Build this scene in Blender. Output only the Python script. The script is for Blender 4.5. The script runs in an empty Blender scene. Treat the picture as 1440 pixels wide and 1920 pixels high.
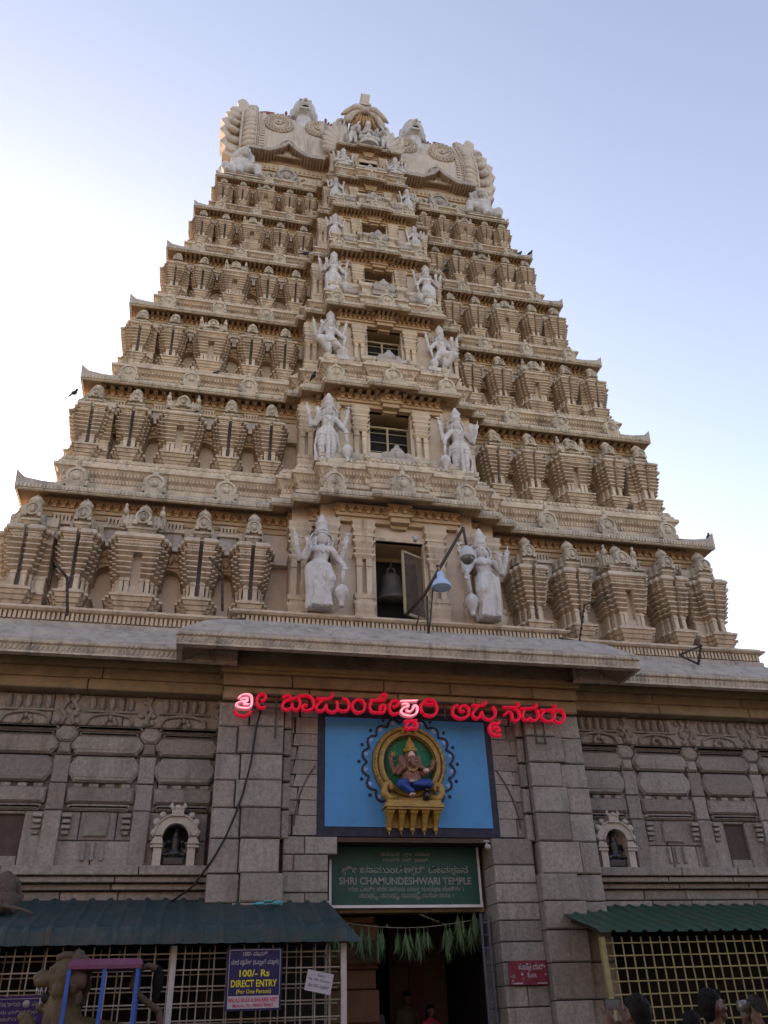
import bpy, bmesh, math, random
from mathutils import Vector, Matrix
R = math.radians
random.seed(7)
scene = bpy.context.scene
COL = scene.collection

# ------------------------------------------------------------------ camera
cam_d = bpy.data.cameras.new('camera')
cam_o = bpy.data.objects.new('camera', cam_d); COL.objects.link(cam_o)
cr = Vector((0.97670926, -0.21243455, -0.03017576))
cu = Vector((-0.08810884, -0.52531685, 0.8463327))
cf = Vector((0.19564214, 0.82396224, 0.5317992))
cm = Matrix((cr, cu, -cf)).transposed().to_4x4()
cm.translation = Vector((-3.838, -15.0, 1.3))
cam_o.matrix_world = cm
cam_d.sensor_fit = 'HORIZONTAL'
cam_d.sensor_width = 36.0
cam_d.lens = 1529.85 / 1440 * 36.0
cam_d.clip_start = 0.05
cam_d.clip_end = 2000
scene.camera = cam_o

# ------------------------------------------------------------------ sky and sun
SUN_EL, SUN_AZ = R(11), R(-18)      # sun stands behind the tower, to the left (azimuth from +Y towards +X)
world = bpy.data.worlds.new('World'); scene.world = world; world.use_nodes = True
wn = world.node_tree.nodes; wl = world.node_tree.links
bg = wn['Background']
sky = wn.new('ShaderNodeTexSky'); sky.sky_type = 'NISHITA'; sky.sun_disc = False
sky.sun_elevation = SUN_EL; sky.sun_rotation = SUN_AZ
sky.air_density = 1.0; sky.dust_density = 2.5; sky.ozone_density = 1.0; sky.altitude = 900
wl.new(sky.outputs[0], bg.inputs[0]); bg.inputs[1].default_value = 0.15
sun_d = bpy.data.lights.new('sun', 'SUN'); sun_d.energy = 3.2; sun_d.angle = R(0.5); sun_d.color = (1, 0.94, 0.84)
sun_o = bpy.data.objects.new('sun', sun_d); COL.objects.link(sun_o)
sdir = Vector((math.sin(SUN_AZ) * math.cos(SUN_EL), math.cos(SUN_AZ) * math.cos(SUN_EL), math.sin(SUN_EL)))
sun_o.rotation_euler = sdir.to_track_quat('Z', 'Y').to_euler()
sun_o.location = (-40, 60, 60)
scene.view_settings.view_transform = 'Standard'
scene.view_settings.look = 'None'
scene.view_settings.exposure = 2.0
scene.view_settings.use_white_balance = True
scene.view_settings.white_balance_temperature = 8000
scene.view_settings.white_balance_tint = 25
scene.view_settings.gamma = 1.0
scene.render.engine = 'CYCLES'

# ------------------------------------------------------------------ materials
def mat(name, col, rough=0.85, var=0.12, scale=6.0, bump=0.15, bscale=40.0, island=0.0, stain=None, stain_amt=0.0,
        stain_scale=1.2, metal=0.0, emit=None, estr=0.0, spec=0.3, drip=0.0, col2=None, streak=0.0, streak_col=(0.06, 0.05, 0.045)):
    m = bpy.data.materials.new(name); m.use_nodes = True
    nt = m.node_tree; N = nt.nodes; L = nt.links
    b = N['Principled BSDF']
    b.inputs['Roughness'].default_value = rough; b.inputs['Metallic'].default_value = metal
    b.inputs['Specular IOR Level'].default_value = spec
    tc = N.new('ShaderNodeTexCoord'); geo = N.new('ShaderNodeNewGeometry')
    pos = geo.outputs['Position']
    n1 = N.new('ShaderNodeTexNoise'); n1.inputs['Scale'].default_value = scale; n1.inputs['Detail'].default_value = 6
    n1.inputs['Roughness'].default_value = 0.65
    L.new(pos, n1.inputs['Vector'])
    mr = N.new('ShaderNodeMapRange'); mr.inputs['From Min'].default_value = 0.3; mr.inputs['From Max'].default_value = 0.7
    mr.inputs['To Min'].default_value = 1 - var; mr.inputs['To Max'].default_value = 1 + var
    L.new(n1.outputs['Fac'], mr.inputs['Value'])
    val = mr.outputs[0]
    if island:
        mi = N.new('ShaderNodeMapRange'); mi.inputs['To Min'].default_value = 1 - island; mi.inputs['To Max'].default_value = 1 + island
        L.new(geo.outputs['Random Per Island'], mi.inputs['Value'])
        mm = N.new('ShaderNodeMath'); mm.operation = 'MULTIPLY'
        L.new(val, mm.inputs[0]); L.new(mi.outputs[0], mm.inputs[1]); val = mm.outputs[0]
    vm = N.new('ShaderNodeVectorMath'); vm.operation = 'SCALE'; vm.inputs[0].default_value = col[:3]
    L.new(val, vm.inputs['Scale'])
    out = vm.outputs[0]
    if col2:
        wr = N.new('ShaderNodeTexWhiteNoise'); wr.noise_dimensions = '1D'; L.new(geo.outputs['Random Per Island'], wr.inputs['W'])
        v2 = N.new('ShaderNodeVectorMath'); v2.operation = 'SCALE'; v2.inputs[0].default_value = col2[:3]; L.new(val, v2.inputs['Scale'])
        m2 = N.new('ShaderNodeMix'); m2.data_type = 'RGBA'; L.new(wr.outputs['Value'], m2.inputs[0]); L.new(out, m2.inputs[6]); L.new(v2.outputs[0], m2.inputs[7]); out = m2.outputs[2]
    if stain:
        n2 = N.new('ShaderNodeTexNoise'); n2.inputs['Scale'].default_value = stain_scale; n2.inputs['Detail'].default_value = 8
        n2.inputs['Roughness'].default_value = 0.7
        if drip:
            mp = N.new('ShaderNodeMapping'); mp.inputs['Scale'].default_value = (1, 1, drip)
            L.new(pos, mp.inputs['Vector']); L.new(mp.outputs[0], n2.inputs['Vector'])
        else:
            L.new(pos, n2.inputs['Vector'])
        cr2 = N.new('ShaderNodeMapRange'); cr2.inputs['From Min'].default_value = 0.5; cr2.inputs['From Max'].default_value = 0.72
        cr2.inputs['To Min'].default_value = 0; cr2.inputs['To Max'].default_value = stain_amt
        L.new(n2.outputs['Fac'], cr2.inputs['Value'])
        mx = N.new('ShaderNodeMix'); mx.data_type = 'RGBA'
        L.new(cr2.outputs[0], mx.inputs[0]); L.new(out, mx.inputs[6]); mx.inputs[7].default_value = (*stain, 1)
        out = mx.outputs[2]
    if streak:      # rain streaks and mould running down
        mp2 = N.new('ShaderNodeMapping'); mp2.inputs['Scale'].default_value = (3.2, 3.2, 0.35); L.new(pos, mp2.inputs['Vector'])
        n4 = N.new('ShaderNodeTexNoise'); n4.inputs['Scale'].default_value = 1.6; n4.inputs['Detail'].default_value = 9; n4.inputs['Roughness'].default_value = 0.72
        L.new(mp2.outputs[0], n4.inputs['Vector'])
        r4 = N.new('ShaderNodeMapRange'); r4.inputs['From Min'].default_value = 0.51; r4.inputs['From Max'].default_value = 0.68
        r4.inputs['To Min'].default_value = 0; r4.inputs['To Max'].default_value = streak; L.new(n4.outputs['Fac'], r4.inputs['Value'])
        m4 = N.new('ShaderNodeMix'); m4.data_type = 'RGBA'; L.new(r4.outputs[0], m4.inputs[0]); L.new(out, m4.inputs[6]); m4.inputs[7].default_value = (*streak_col, 1); out = m4.outputs[2]
    L.new(out, b.inputs['Base Color'])
    if bump:
        n3 = N.new('ShaderNodeTexNoise'); n3.inputs['Scale'].default_value = bscale; n3.inputs['Detail'].default_value = 5
        L.new(pos, n3.inputs['Vector'])
        bp = N.new('ShaderNodeBump'); bp.inputs['Strength'].default_value = bump; bp.inputs['Distance'].default_value = 0.02
        L.new(n3.outputs['Fac'], bp.inputs['Height']); L.new(bp.outputs[0], b.inputs['Normal'])
    if emit:
        b.inputs['Emission Color'].default_value = (*emit, 1); b.inputs['Emission Strength'].default_value = estr
    return m

M = {}
M['cream'] = mat('cream_plaster', (0.51, 0.405, 0.305), var=0.12, scale=3, bump=0.35, bscale=30, island=0.08, stain=(0.16, 0.12, 0.10), stain_amt=0.55, stain_scale=2.4, drip=0.3, streak=0.55)
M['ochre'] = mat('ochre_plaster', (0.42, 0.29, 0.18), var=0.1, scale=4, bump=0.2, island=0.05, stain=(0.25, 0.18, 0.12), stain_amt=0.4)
M['recess'] = mat('tan_recess_plaster', (0.52, 0.42, 0.33), var=0.1, scale=4, bump=0.2, stain=(0.40, 0.28, 0.20), stain_amt=0.5)
M['weather'] = mat('weathered_grey_plaster', (0.37, 0.32, 0.285), var=0.18, scale=5, bump=0.35, bscale=25, stain=(0.16, 0.135, 0.12), stain_amt=0.5, stain_scale=3.0, streak=0.5)
M['lip'] = mat('weathered_lip_plaster', (0.46, 0.385, 0.30), var=0.14, scale=6, bump=0.3, island=0.12, stain=(0.11, 0.09, 0.08), stain_amt=0.6, stain_scale=2.8, streak=0.7)
M['slot'] = mat('dark_grey_slot', (0.14, 0.115, 0.10), var=0.1, bump=0)  # darker tone inside the shrines' centre slots
M['white'] = mat('statue_whitewash', (0.52, 0.49, 0.48), var=0.08, scale=9, bump=0.35, bscale=45, stain=(0.24, 0.21, 0.20), stain_amt=0.6, stain_scale=5, streak=0.45, streak_col=(0.16, 0.14, 0.13))
M['rose'] = mat('pale_roof_plaster', (0.50, 0.415, 0.345), var=0.1, scale=3, bump=0.3, bscale=18, stain=(0.34, 0.27, 0.23), stain_amt=0.5, stain_scale=1.3, streak=0.5, streak_col=(0.14, 0.11, 0.09))
M['dark'] = mat('near_black_shade', (0.010, 0.008, 0.008), var=0.2, bump=0)  # near-black tone stands in for shade in openings and hollows
M['granite'] = mat('granite_block', (0.25, 0.232, 0.215), var=0.28, scale=16, bump=0.7, bscale=24, island=0.2, streak=0.4, stain=(0.15, 0.13, 0.125), stain_amt=0.6, stain_scale=1.4, col2=(0.235, 0.20, 0.18))
M['granite2'] = mat('carved_granite', (0.26, 0.225, 0.20), var=0.25, scale=14, bump=0.6, bscale=20, island=0.12, stain=(0.15, 0.105, 0.075), stain_amt=0.6, stain_scale=1.1)
M['mortar'] = mat('dark_mortar', (0.075, 0.052, 0.046), var=0.2, bump=0.2)
M['beam'] = mat('stained_ochre_beam', (0.28, 0.215, 0.14), var=0.22, scale=3, bump=0.4, bscale=20, island=0.08, stain=(0.14, 0.115, 0.10), stain_amt=0.8, stain_scale=1.6)
M['band'] = mat('yellow_ochre_band', (0.36, 0.26, 0.14), var=0.15, scale=3, bump=0.2, stain=(0.2, 0.15, 0.1), stain_amt=0.6)
M['iron'] = mat('rusty_iron', (0.06, 0.045, 0.04), rough=0.6, var=0.3, scale=20, bump=0.2, metal=0.3)
M['black'] = mat('black_rubber', (0.012, 0.012, 0.014), rough=0.5, var=0.1, bump=0)
M['redletter'] = mat('glowing_red_letter_paint', (0.62, 0.012, 0.045), rough=0.45, var=0.05, bump=0, emit=(0.6, 0.01, 0.04), estr=0.10)  # unlit letters get a faint red glow of their own
M['neon'] = mat('lit_neon_tube', (0.9, 0.5, 0.55), rough=0.4, var=0, bump=0, emit=(1.0, 0.22, 0.32), estr=0.55)
M['neonrim'] = mat('pale_letter_face', (0.42, 0.20, 0.24), rough=0.5, var=0.05, bump=0, emit=(0.8, 0.25, 0.35), estr=0.08)
M['navy'] = mat('navy_border_paint', (0.016, 0.017, 0.035), rough=0.6, var=0.2, bump=0.15, stain=(0.06, 0.06, 0.09), stain_amt=0.5, stain_scale=5)
M['blue'] = mat('sky_blue_paint', (0.035, 0.235, 0.50), rough=0.6, var=0.08, scale=2, bump=0.15, stain=(0.04, 0.13, 0.28), stain_amt=0.5, stain_scale=4, streak=0.35, streak_col=(0.07, 0.17, 0.3))
M['bluelt'] = mat('pale_blue_paint', (0.22, 0.40, 0.72), rough=0.6, var=0.05, bump=0)
M['gold'] = mat('gold_paint', (0.33, 0.20, 0.045), rough=0.45, var=0.25, scale=15, bump=0.3, bscale=60, stain=(0.10, 0.055, 0.02), stain_amt=0.6, stain_scale=6, spec=0.5)
M['green'] = mat('green_niche_paint', (0.012, 0.16, 0.085), rough=0.6, var=0.15, bump=0)
M['skinp'] = mat('pink_brown_paint', (0.22, 0.10, 0.08), rough=0.5, var=0.2, scale=14, bump=0.15)
M['pink'] = mat('pale_pink_paint', (0.62, 0.40, 0.38), rough=0.5, var=0.1, bump=0)
M['cobalt'] = mat('cobalt_cloth_paint', (0.015, 0.06, 0.24), rough=0.5, var=0.15, bump=0.2)
M['boardgreen'] = mat('dark_green_board', (0.009, 0.062, 0.052), rough=0.5, var=0.12, bump=0)
M['boardtext'] = mat('faded_silver_lettering', (0.20, 0.20, 0.19), rough=0.6, var=0.15, bump=0)
M['alu'] = mat('aluminium_frame', (0.55, 0.55, 0.58), rough=0.45, var=0.06, bump=0, metal=0.2)
M['steel'] = mat('dull_steel_bar', (0.25, 0.225, 0.20), rough=0.5, var=0.3, scale=8, bump=0.1, metal=0.15)
M['postw'] = mat('white_painted_post', (0.38, 0.36, 0.38), rough=0.6, var=0.15, bump=0.1)
M['yellowbar'] = mat('yellowed_steel_bar', (0.25, 0.215, 0.105), rough=0.5, var=0.3, scale=6, bump=0.1)
M['awnblue'] = mat('teal_awning_sheet', (0.016, 0.045, 0.052), rough=0.55, var=0.2, scale=4, bump=0.15, stain=(0.075, 0.07, 0.065), stain_amt=0.7, stain_scale=2, streak=0.5, streak_col=(0.09, 0.06, 0.045))
M['awngreen'] = mat('green_awning_sheet', (0.022, 0.072, 0.052), rough=0.5, var=0.15, scale=4, bump=0.15, stain=(0.06, 0.07, 0.05), stain_amt=0.4, streak=0.45, streak_col=(0.09, 0.065, 0.045))
M['signblue'] = mat('royal_blue_sign', (0.009, 0.008, 0.075), rough=0.4, var=0.06, bump=0)
M['yellowtxt'] = mat('yellow_print', (0.55, 0.50, 0.02), rough=0.5, var=0.03, bump=0)
M['whitetxt'] = mat('white_print', (0.34, 0.325, 0.37), rough=0.5, var=0.03, bump=0)
M['redtxt'] = mat('crimson_print', (0.50, 0.015, 0.08), rough=0.5, var=0.03, bump=0)
M['paper'] = mat('white_paper', (0.36, 0.345, 0.40), rough=0.8, var=0.05, bump=0)
M['ink'] = mat('blue_black_ink', (0.05, 0.05, 0.12), rough=0.7, var=0, bump=0)
M['exitred'] = mat('faded_red_sign', (0.17, 0.018, 0.035), rough=0.6, var=0.2, scale=10, bump=0, stain=(0.22, 0.11, 0.13), stain_amt=0.4, stain_scale=8)
M['purple'] = mat('purple_cloth', (0.03, 0.012, 0.07), rough=0.8, var=0.15, bump=0.1)
M['mauve'] = mat('mauve_roof_paint', (0.13, 0.04, 0.085), rough=0.6, var=0.2, bump=0.1)
M['bluepost'] = mat('bright_blue_post_paint', (0.015, 0.085, 0.36), rough=0.5, var=0.1, bump=0)
M['lion'] = mat('old_gold_lion_paint', (0.085, 0.058, 0.028), rough=0.6, var=0.3, scale=10, bump=0.3, stain=(0.05, 0.035, 0.02), stain_amt=0.6, stain_scale=5)
M['mane'] = mat('brown_mane_paint', (0.07, 0.045, 0.035), rough=0.7, var=0.3, scale=16, bump=0.6, bscale=30)
M['blackstone'] = mat('oiled_black_stone', (0.010, 0.010, 0.013), rough=0.35, var=0.3, bump=0.3, spec=0.5)
M['bronze'] = mat('old_bronze', (0.13, 0.11, 0.10), rough=0.55, var=0.25, scale=8, bump=0.1, metal=0.3)
M['wood'] = mat('dark_brown_wood', (0.06, 0.032, 0.02), rough=0.6, var=0.3, scale=5, bump=0.2)
M['woodlt'] = mat('window_frame_wood', (0.33, 0.26, 0.17), rough=0.7, var=0.15, bump=0.1)
M['mesh'] = mat('brown_wire_mesh', (0.14, 0.105, 0.085), rough=0.7, var=0.2, bump=0)
M['orange'] = mat('orange_painted_stone', (0.11, 0.052, 0.025), rough=0.75, var=0.2, scale=4, bump=0.4, stain=(0.1, 0.05, 0.03), stain_amt=0.6)
M['leaf'] = mat('mango_leaf', (0.045, 0.085, 0.03), rough=0.55, var=0.35, scale=20, bump=0, island=0.35)
M['skin'] = mat('brown_skin', (0.085, 0.042, 0.03), rough=0.55, var=0.08, bump=0.05)
M['hair'] = mat('black_hair', (0.004, 0.0035, 0.004), rough=0.7, var=0.3, scale=60, bump=0.5, bscale=160, spec=0.15)
M['shirtdk'] = mat('dark_shirt', (0.025, 0.027, 0.035), rough=0.85, var=0.15, bump=0.1)
M['shirtgr'] = mat('grey_shirt', (0.10, 0.10, 0.12), rough=0.85, var=0.15, bump=0.1)
M['shirtred'] = mat('red_cloth', (0.30, 0.015, 0.03), rough=0.8, var=0.15, bump=0.1)
M['shirtolv'] = mat('olive_cloth', (0.06, 0.06, 0.03), rough=0.8, var=0.15, bump=0.1)
M['lampblue'] = mat('pale_blue_enamel', (0.33, 0.47, 0.66), rough=0.35, var=0.05, bump=0, spec=0.5)
M['lampin'] = mat('lamp_inside', (0.25, 0.22, 0.19), rough=0.5, var=0.1, bump=0)
M['domegrey'] = mat('grey_dome_housing', (0.42, 0.42, 0.45), rough=0.5, var=0.05, bump=0)
M['smoke'] = mat('smoked_dome', (0.10, 0.09, 0.09), rough=0.2, var=0.05, bump=0, spec=0.6)
M['niche'] = mat('pale_niche_plaster', (0.40, 0.355, 0.32), var=0.12, scale=8, bump=0.3, stain=(0.2, 0.17, 0.16), stain_amt=0.5, stain_scale=5)
M['bird'] = mat('dark_feathers', (0.03, 0.035, 0.05), rough=0.6, var=0.3, scale=30, bump=0.1)
M['monkey'] = mat('grey_brown_fur', (0.10, 0.075, 0.065), rough=0.9, var=0.3, scale=35, bump=0.8, bscale=70)
M['cyan'] = mat('cyan_plastic_scrap', (0.05, 0.36, 0.44), rough=0.5, var=0.3, scale=20, bump=0.2)
M['ground'] = mat('paving_stone', (0.09, 0.08, 0.072), rough=0.9, var=0.2, scale=1.5, bump=0.3)
M['maroon'] = mat('maroon_parapet_paint', (0.20, 0.07, 0.06), rough=0.8, var=0.15, bump=0.1)
M['orb'] = mat('orange_back_paint', (0.42, 0.25, 0.13), rough=0.8, var=0.15, bump=0.2)

# ------------------------------------------------------------------ mesh builder
class MB:
    def __init__(self):
        self.v = []; self.f = []; self.mi = []; self.sm = []; self.cur = 0; self.smooth = False; self.T = None
    def _add(self, vs, fs):
        o = len(self.v)
        if self.T is not None: vs = [self.T @ Vector(p) for p in vs]
        self.v += [tuple(p) for p in vs]
        for q in fs:
            self.f.append(tuple(i + o for i in q)); self.mi.append(self.cur); self.sm.append(self.smooth)
        return self
    def box(self, x0, x1, y0, y1, z0, z1):
        if x0 > x1: x0, x1 = x1, x0
        return self._add([(x0, y0, z0), (x1, y0, z0), (x1, y1, z0), (x0, y1, z0), (x0, y0, z1), (x1, y0, z1), (x1, y1, z1), (x0, y1, z1)],
                         [(0, 3, 2, 1), (4, 5, 6, 7), (0, 1, 5, 4), (1, 2, 6, 5), (2, 3, 7, 6), (3, 0, 4, 7)])
    def hexa(self, lo, hi):            # lo / hi: 4 points each, counter-clockwise seen from above
        return self._add(list(lo) + list(hi), [(0, 3, 2, 1), (4, 5, 6, 7), (0, 1, 5, 4), (1, 2, 6, 5), (2, 3, 7, 6), (3, 0, 4, 7)])
    def fr(self, x0, x1, y0, y1, z0, z1, e):   # box whose top grows by e on left, right and front
        return self.hexa([(x0, y0, z0), (x1, y0, z0), (x1, y1, z0), (x0, y1, z0)],
                         [(x0 - e, y0 - e, z1), (x1 + e, y0 - e, z1), (x1 + e, y1, z1), (x0 - e, y1, z1)])
    def block(self, x0, x1, y0, y1, z0, z1, b=0.015):   # block with chamfered front edges (front faces -y)
        vs = [(x0, y1, z0), (x1, y1, z0), (x1, y1, z1), (x0, y1, z1), (x0, y0 + b, z0), (x1, y0 + b, z0), (x1, y0 + b, z1), (x0, y0 + b, z1),
              (x0 + b, y0, z0 + b), (x1 - b, y0, z0 + b), (x1 - b, y0, z1 - b), (x0 + b, y0, z1 - b)]
        return self._add(vs, [(0, 3, 2, 1), (0, 1, 5, 4), (1, 2, 6, 5), (2, 3, 7, 6), (3, 0, 4, 7), (4, 5, 9, 8), (5, 6, 10, 9), (6, 7, 11, 10), (7, 4, 8, 11), (8, 9, 10, 11)])
    def prism(self, pts, vec):         # planar polygon extruded along vec
        n = len(pts); vec = Vector(vec)
        vs = [Vector(p) for p in pts] + [Vector(p) + vec for p in pts]
        fs = [tuple(range(n)), tuple(range(2 * n - 1, n - 1, -1))]
        fs += [(i, n + i, n + (i + 1) % n, (i + 1) % n) for i in range(n)]
        return self._add(vs, fs)
    def lathe(self, c, prof, n=14, axis='z', sx=1.0, sy=1.0):
        vs = []; fs = []
        for r, h in prof:
            for i in range(n):
                a = 2 * math.pi * i / n
                p = (r * math.cos(a) * sx, r * math.sin(a) * sy, h)
                if axis == 'y': p = (p[0], h, p[1])
                if axis == 'x': p = (h, p[0], p[1])
                vs.append((c[0] + p[0], c[1] + p[1], c[2] + p[2]))
        m = len(prof)
        for j in range(m - 1):
            for i in range(n):
                fs.append((j * n + i, j * n + (i + 1) % n, (j + 1) * n + (i + 1) % n, (j + 1) * n + i))
        fs.append(tuple(range(n - 1, -1, -1))); fs.append(tuple((m - 1) * n + i for i in range(n)))
        s = self.smooth; self.smooth = True; self._add(vs, fs); self.smooth = s
        return self
    def tube(self, pts, r, n=6, flat=None):
        pts = [Vector(p) for p in pts]; m = len(pts)
        rs = r if isinstance(r, (list, tuple)) else [r] * m
        vs = []; fs = []; up = Vector((0, 0, 1)); prev = None
        for k, p in enumerate(pts):
            t = (pts[min(k + 1, m - 1)] - pts[max(k - 1, 0)])
            if t.length < 1e-9: t = Vector((0, 0, 1))
            t.normalize()
            if prev is None:
                a = Vector((0, 1, 0)) if abs(t.y) < 0.9 else Vector((1, 0, 0))
            else: a = prev
            a = (a - t * a.dot(t)); a.normalize(); prev = a; b = t.cross(a)
            for i in range(n):
                q = 2 * math.pi * (i + 0.5) / n
                fa = flat if flat else 1.0
                vs.append(p + (a * math.cos(q) * fa + b * math.sin(q)) * rs[k])
        for k in range(m - 1):
            for i in range(n):
                fs.append((k * n + i, k * n + (i + 1) % n, (k + 1) * n + (i + 1) % n, (k + 1) * n + i))
        fs.append(tuple(range(n - 1, -1, -1))); fs.append(tuple((m - 1) * n + i for i in range(n)))
        s = self.smooth; self.smooth = n > 4; self._add(vs, fs); self.smooth = s
        return self
    def ball(self, c, r, n=10, m=6):
        rx, ry, rz = r if isinstance(r, (tuple, list)) else (r, r, r)
        vs = []; fs = []
        for j in range(m + 1):
            ph = math.pi * j / m
            for i in range(n):
                a = 2 * math.pi * i / n
                rr = max(math.sin(ph), 1e-4)
                vs.append((c[0] + rx * rr * math.cos(a), c[1] + ry * rr * math.sin(a), c[2] - rz * math.cos(ph)))
        for j in range(m):
            for i in range(n):
                fs.append((j * n + i, j * n + (i + 1) % n, (j + 1) * n + (i + 1) % n, (j + 1) * n + i))
        fs.append(tuple(range(n - 1, -1, -1))); fs.append(tuple(m * n + i for i in range(n)))
        s = self.smooth; self.smooth = True; self._add(vs, fs); self.smooth = s
        return self
    def sweep(self, path, prof, mis=None):   # plan path walked left to right along the front; prof = [(out, z)], closed on itself by the caller's order
        off = miters(path); n = len(prof); vs = []; fs = []; mats = []
        for (p, m) in zip(path, off):
            for o, z in prof: vs.append((p[0] + m[0] * o, p[1] + m[1] * o, z))
        base = self.cur
        for k in range(len(path) - 1):
            for j in range(n - 1):
                if mis: self.cur = mis[j]
                self._add_raw(vs, [(k * n + j, (k + 1) * n + j, (k + 1) * n + j + 1, k * n + j + 1)])
        self.cur = base
        self._flush(vs); return self
    def _add_raw(self, vs, fs):
        o = len(self.v)
        for q in fs:
            self.f.append(tuple(i + o for i in q)); self.mi.append(self.cur); self.sm.append(False)
    def _flush(self, vs):
        if self.T is not None: vs = [self.T @ Vector(p) for p in vs]
        self.v += [tuple(p) for p in vs]
    def mesh(self, me):
        o = len(self.v)
        for p in me.vertices:
            q = self.T @ p.co if self.T is not None else p.co
            self.v.append(tuple(q))
        for q in me.polygons:
            self.f.append(tuple(i + o for i in q.vertices)); self.mi.append(self.cur); self.sm.append(q.use_smooth)
        return self
    def data(self, name, mats):
        me = bpy.data.meshes.new(name)
        me.from_pydata(self.v, [], self.f)
        for m in (mats if isinstance(mats, (list, tuple)) else [mats]): me.materials.append(m)
        me.polygons.foreach_set('material_index', self.mi)
        me.polygons.foreach_set('use_smooth', self.sm)
        me.update()
        return me
    def build(self, name, mats, parent=None, loc=None):
        o = bpy.data.objects.new(name, self.data(name, mats)); COL.objects.link(o)
        if parent: o.parent = parent
        if loc: o.location = loc
        return o

def miters(path):
    res = []
    nrm = []
    for a, b in zip(path[:-1], path[1:]):
        dx, dy = b[0] - a[0], b[1] - a[1]; l = math.hypot(dx, dy)
        nrm.append((dy / l, -dx / l))
    for i in range(len(path)):
        if i == 0: res.append(nrm[0]); continue
        if i == len(path) - 1: res.append(nrm[-1]); continue
        a, b = nrm[i - 1], nrm[i]; d = 1 + a[0] * b[0] + a[1] * b[1]
        if d < 0.1: res.append(b)
        else: res.append(((a[0] + b[0]) / d, (a[1] + b[1]) / d))
    return res

def along(path, step, out=0.0, margin=0.0):   # points spaced along the (offset) path: (x, y, tangent, normal)
    off = miters(path)
    pp = [(p[0] + m[0] * out, p[1] + m[1] * out) for p, m in zip(path, off)]
    res = []
    for a, b in zip(pp[:-1], pp[1:]):
        dx, dy = b[0] - a[0], b[1] - a[1]; l = math.hypot(dx, dy)
        if l < step * 0.6: continue
        n = max(1, int(round((l - 2 * margin) / step))); t = (dx / l, dy / l)
        for i in range(n):
            s = margin + (i + 0.5) * (l - 2 * margin) / n
            res.append((a[0] + t[0] * s, a[1] + t[1] * s, t, (t[1], -t[0])))
    return res

def obox(mb, x, y, t, nrm, w, d0, d1, z0, z1, z0b=None):   # small box on a path: width w along t, from d0 to d1 along the normal; z0b = bottom at the outer end
    zb = z0 if z0b is None else z0b
    def P(s, d, z): return (x + t[0] * s + nrm[0] * d, y + t[1] * s + nrm[1] * d, z)
    lo = [P(-w / 2, d1, zb), P(w / 2, d1, zb), P(w / 2, d0, z0), P(-w / 2, d0, z0)]
    hi = [P(-w / 2, d1, z1), P(w / 2, d1, z1), P(w / 2, d0, z1), P(-w / 2, d0, z1)]
    mb.hexa(lo, hi)

def thing(name, label, cat, loc=(0, 0, 0), group=None, rotz=0.0):
    o = bpy.data.objects.new(name, None); COL.objects.link(o)
    o.empty_display_size = 0.2
    o.location = loc; o.rotation_euler = (0, 0, rotz)
    return tag(o, label, cat, group)
def tag(o, label, cat, group=None):
    o['label'] = label; o['category'] = cat
    if group: o['group'] = group
    return o
def struct(o, kind='structure'):
    o['kind'] = kind; return o
def kids(o): return [c for c in bpy.data.objects if c.parent == o]
def place(me, name, parent, loc=(0, 0, 0), sc=(1, 1, 1), rotz=0.0):
    o = bpy.data.objects.new(name, me); COL.objects.link(o); o.parent = parent
    o.location = loc; o.scale = sc; o.rotation_euler = (0, 0, rotz)
    return o

# ------------------------------------------------------------------ fused bodies (one continuous surface from tapered limbs)
def limb(mb, a, b, ra, rb, n=10):
    a, b = Vector(a), Vector(b)
    mb.tube([a, b], [ra, rb], n); mb.ball(a, ra, n, 6); mb.ball(b, rb, n, 6)
def fused(mb, name, mats, parent=None, voxel=0.02, smooth=2, loc=None, T=None, ratio=None):
    me = mb.data(name, mats)
    o = bpy.data.objects.new(name, me); COL.objects.link(o)
    r = o.modifiers.new('r', 'REMESH'); r.mode = 'VOXEL'; r.voxel_size = voxel; r.use_smooth_shade = True
    if smooth:
        s = o.modifiers.new('s', 'SMOOTH'); s.iterations = smooth; s.factor = 0.5
    if ratio:
        d = o.modifiers.new('d', 'DECIMATE'); d.ratio = ratio
    dg = bpy.context.evaluated_depsgraph_get(); dg.update()
    nm = bpy.data.meshes.new_from_object(o.evaluated_get(dg))
    nm.name = name
    o.modifiers.clear(); o.data = nm
    bpy.data.meshes.remove(me)
    if not nm.materials:
        nm.materials.append(mats if not isinstance(mats, (list, tuple)) else mats[0])
    nm.polygons.foreach_set('use_smooth', [True] * len(nm.polygons))
    if parent: o.parent = parent
    if loc: o.location = loc
    return o

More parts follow.
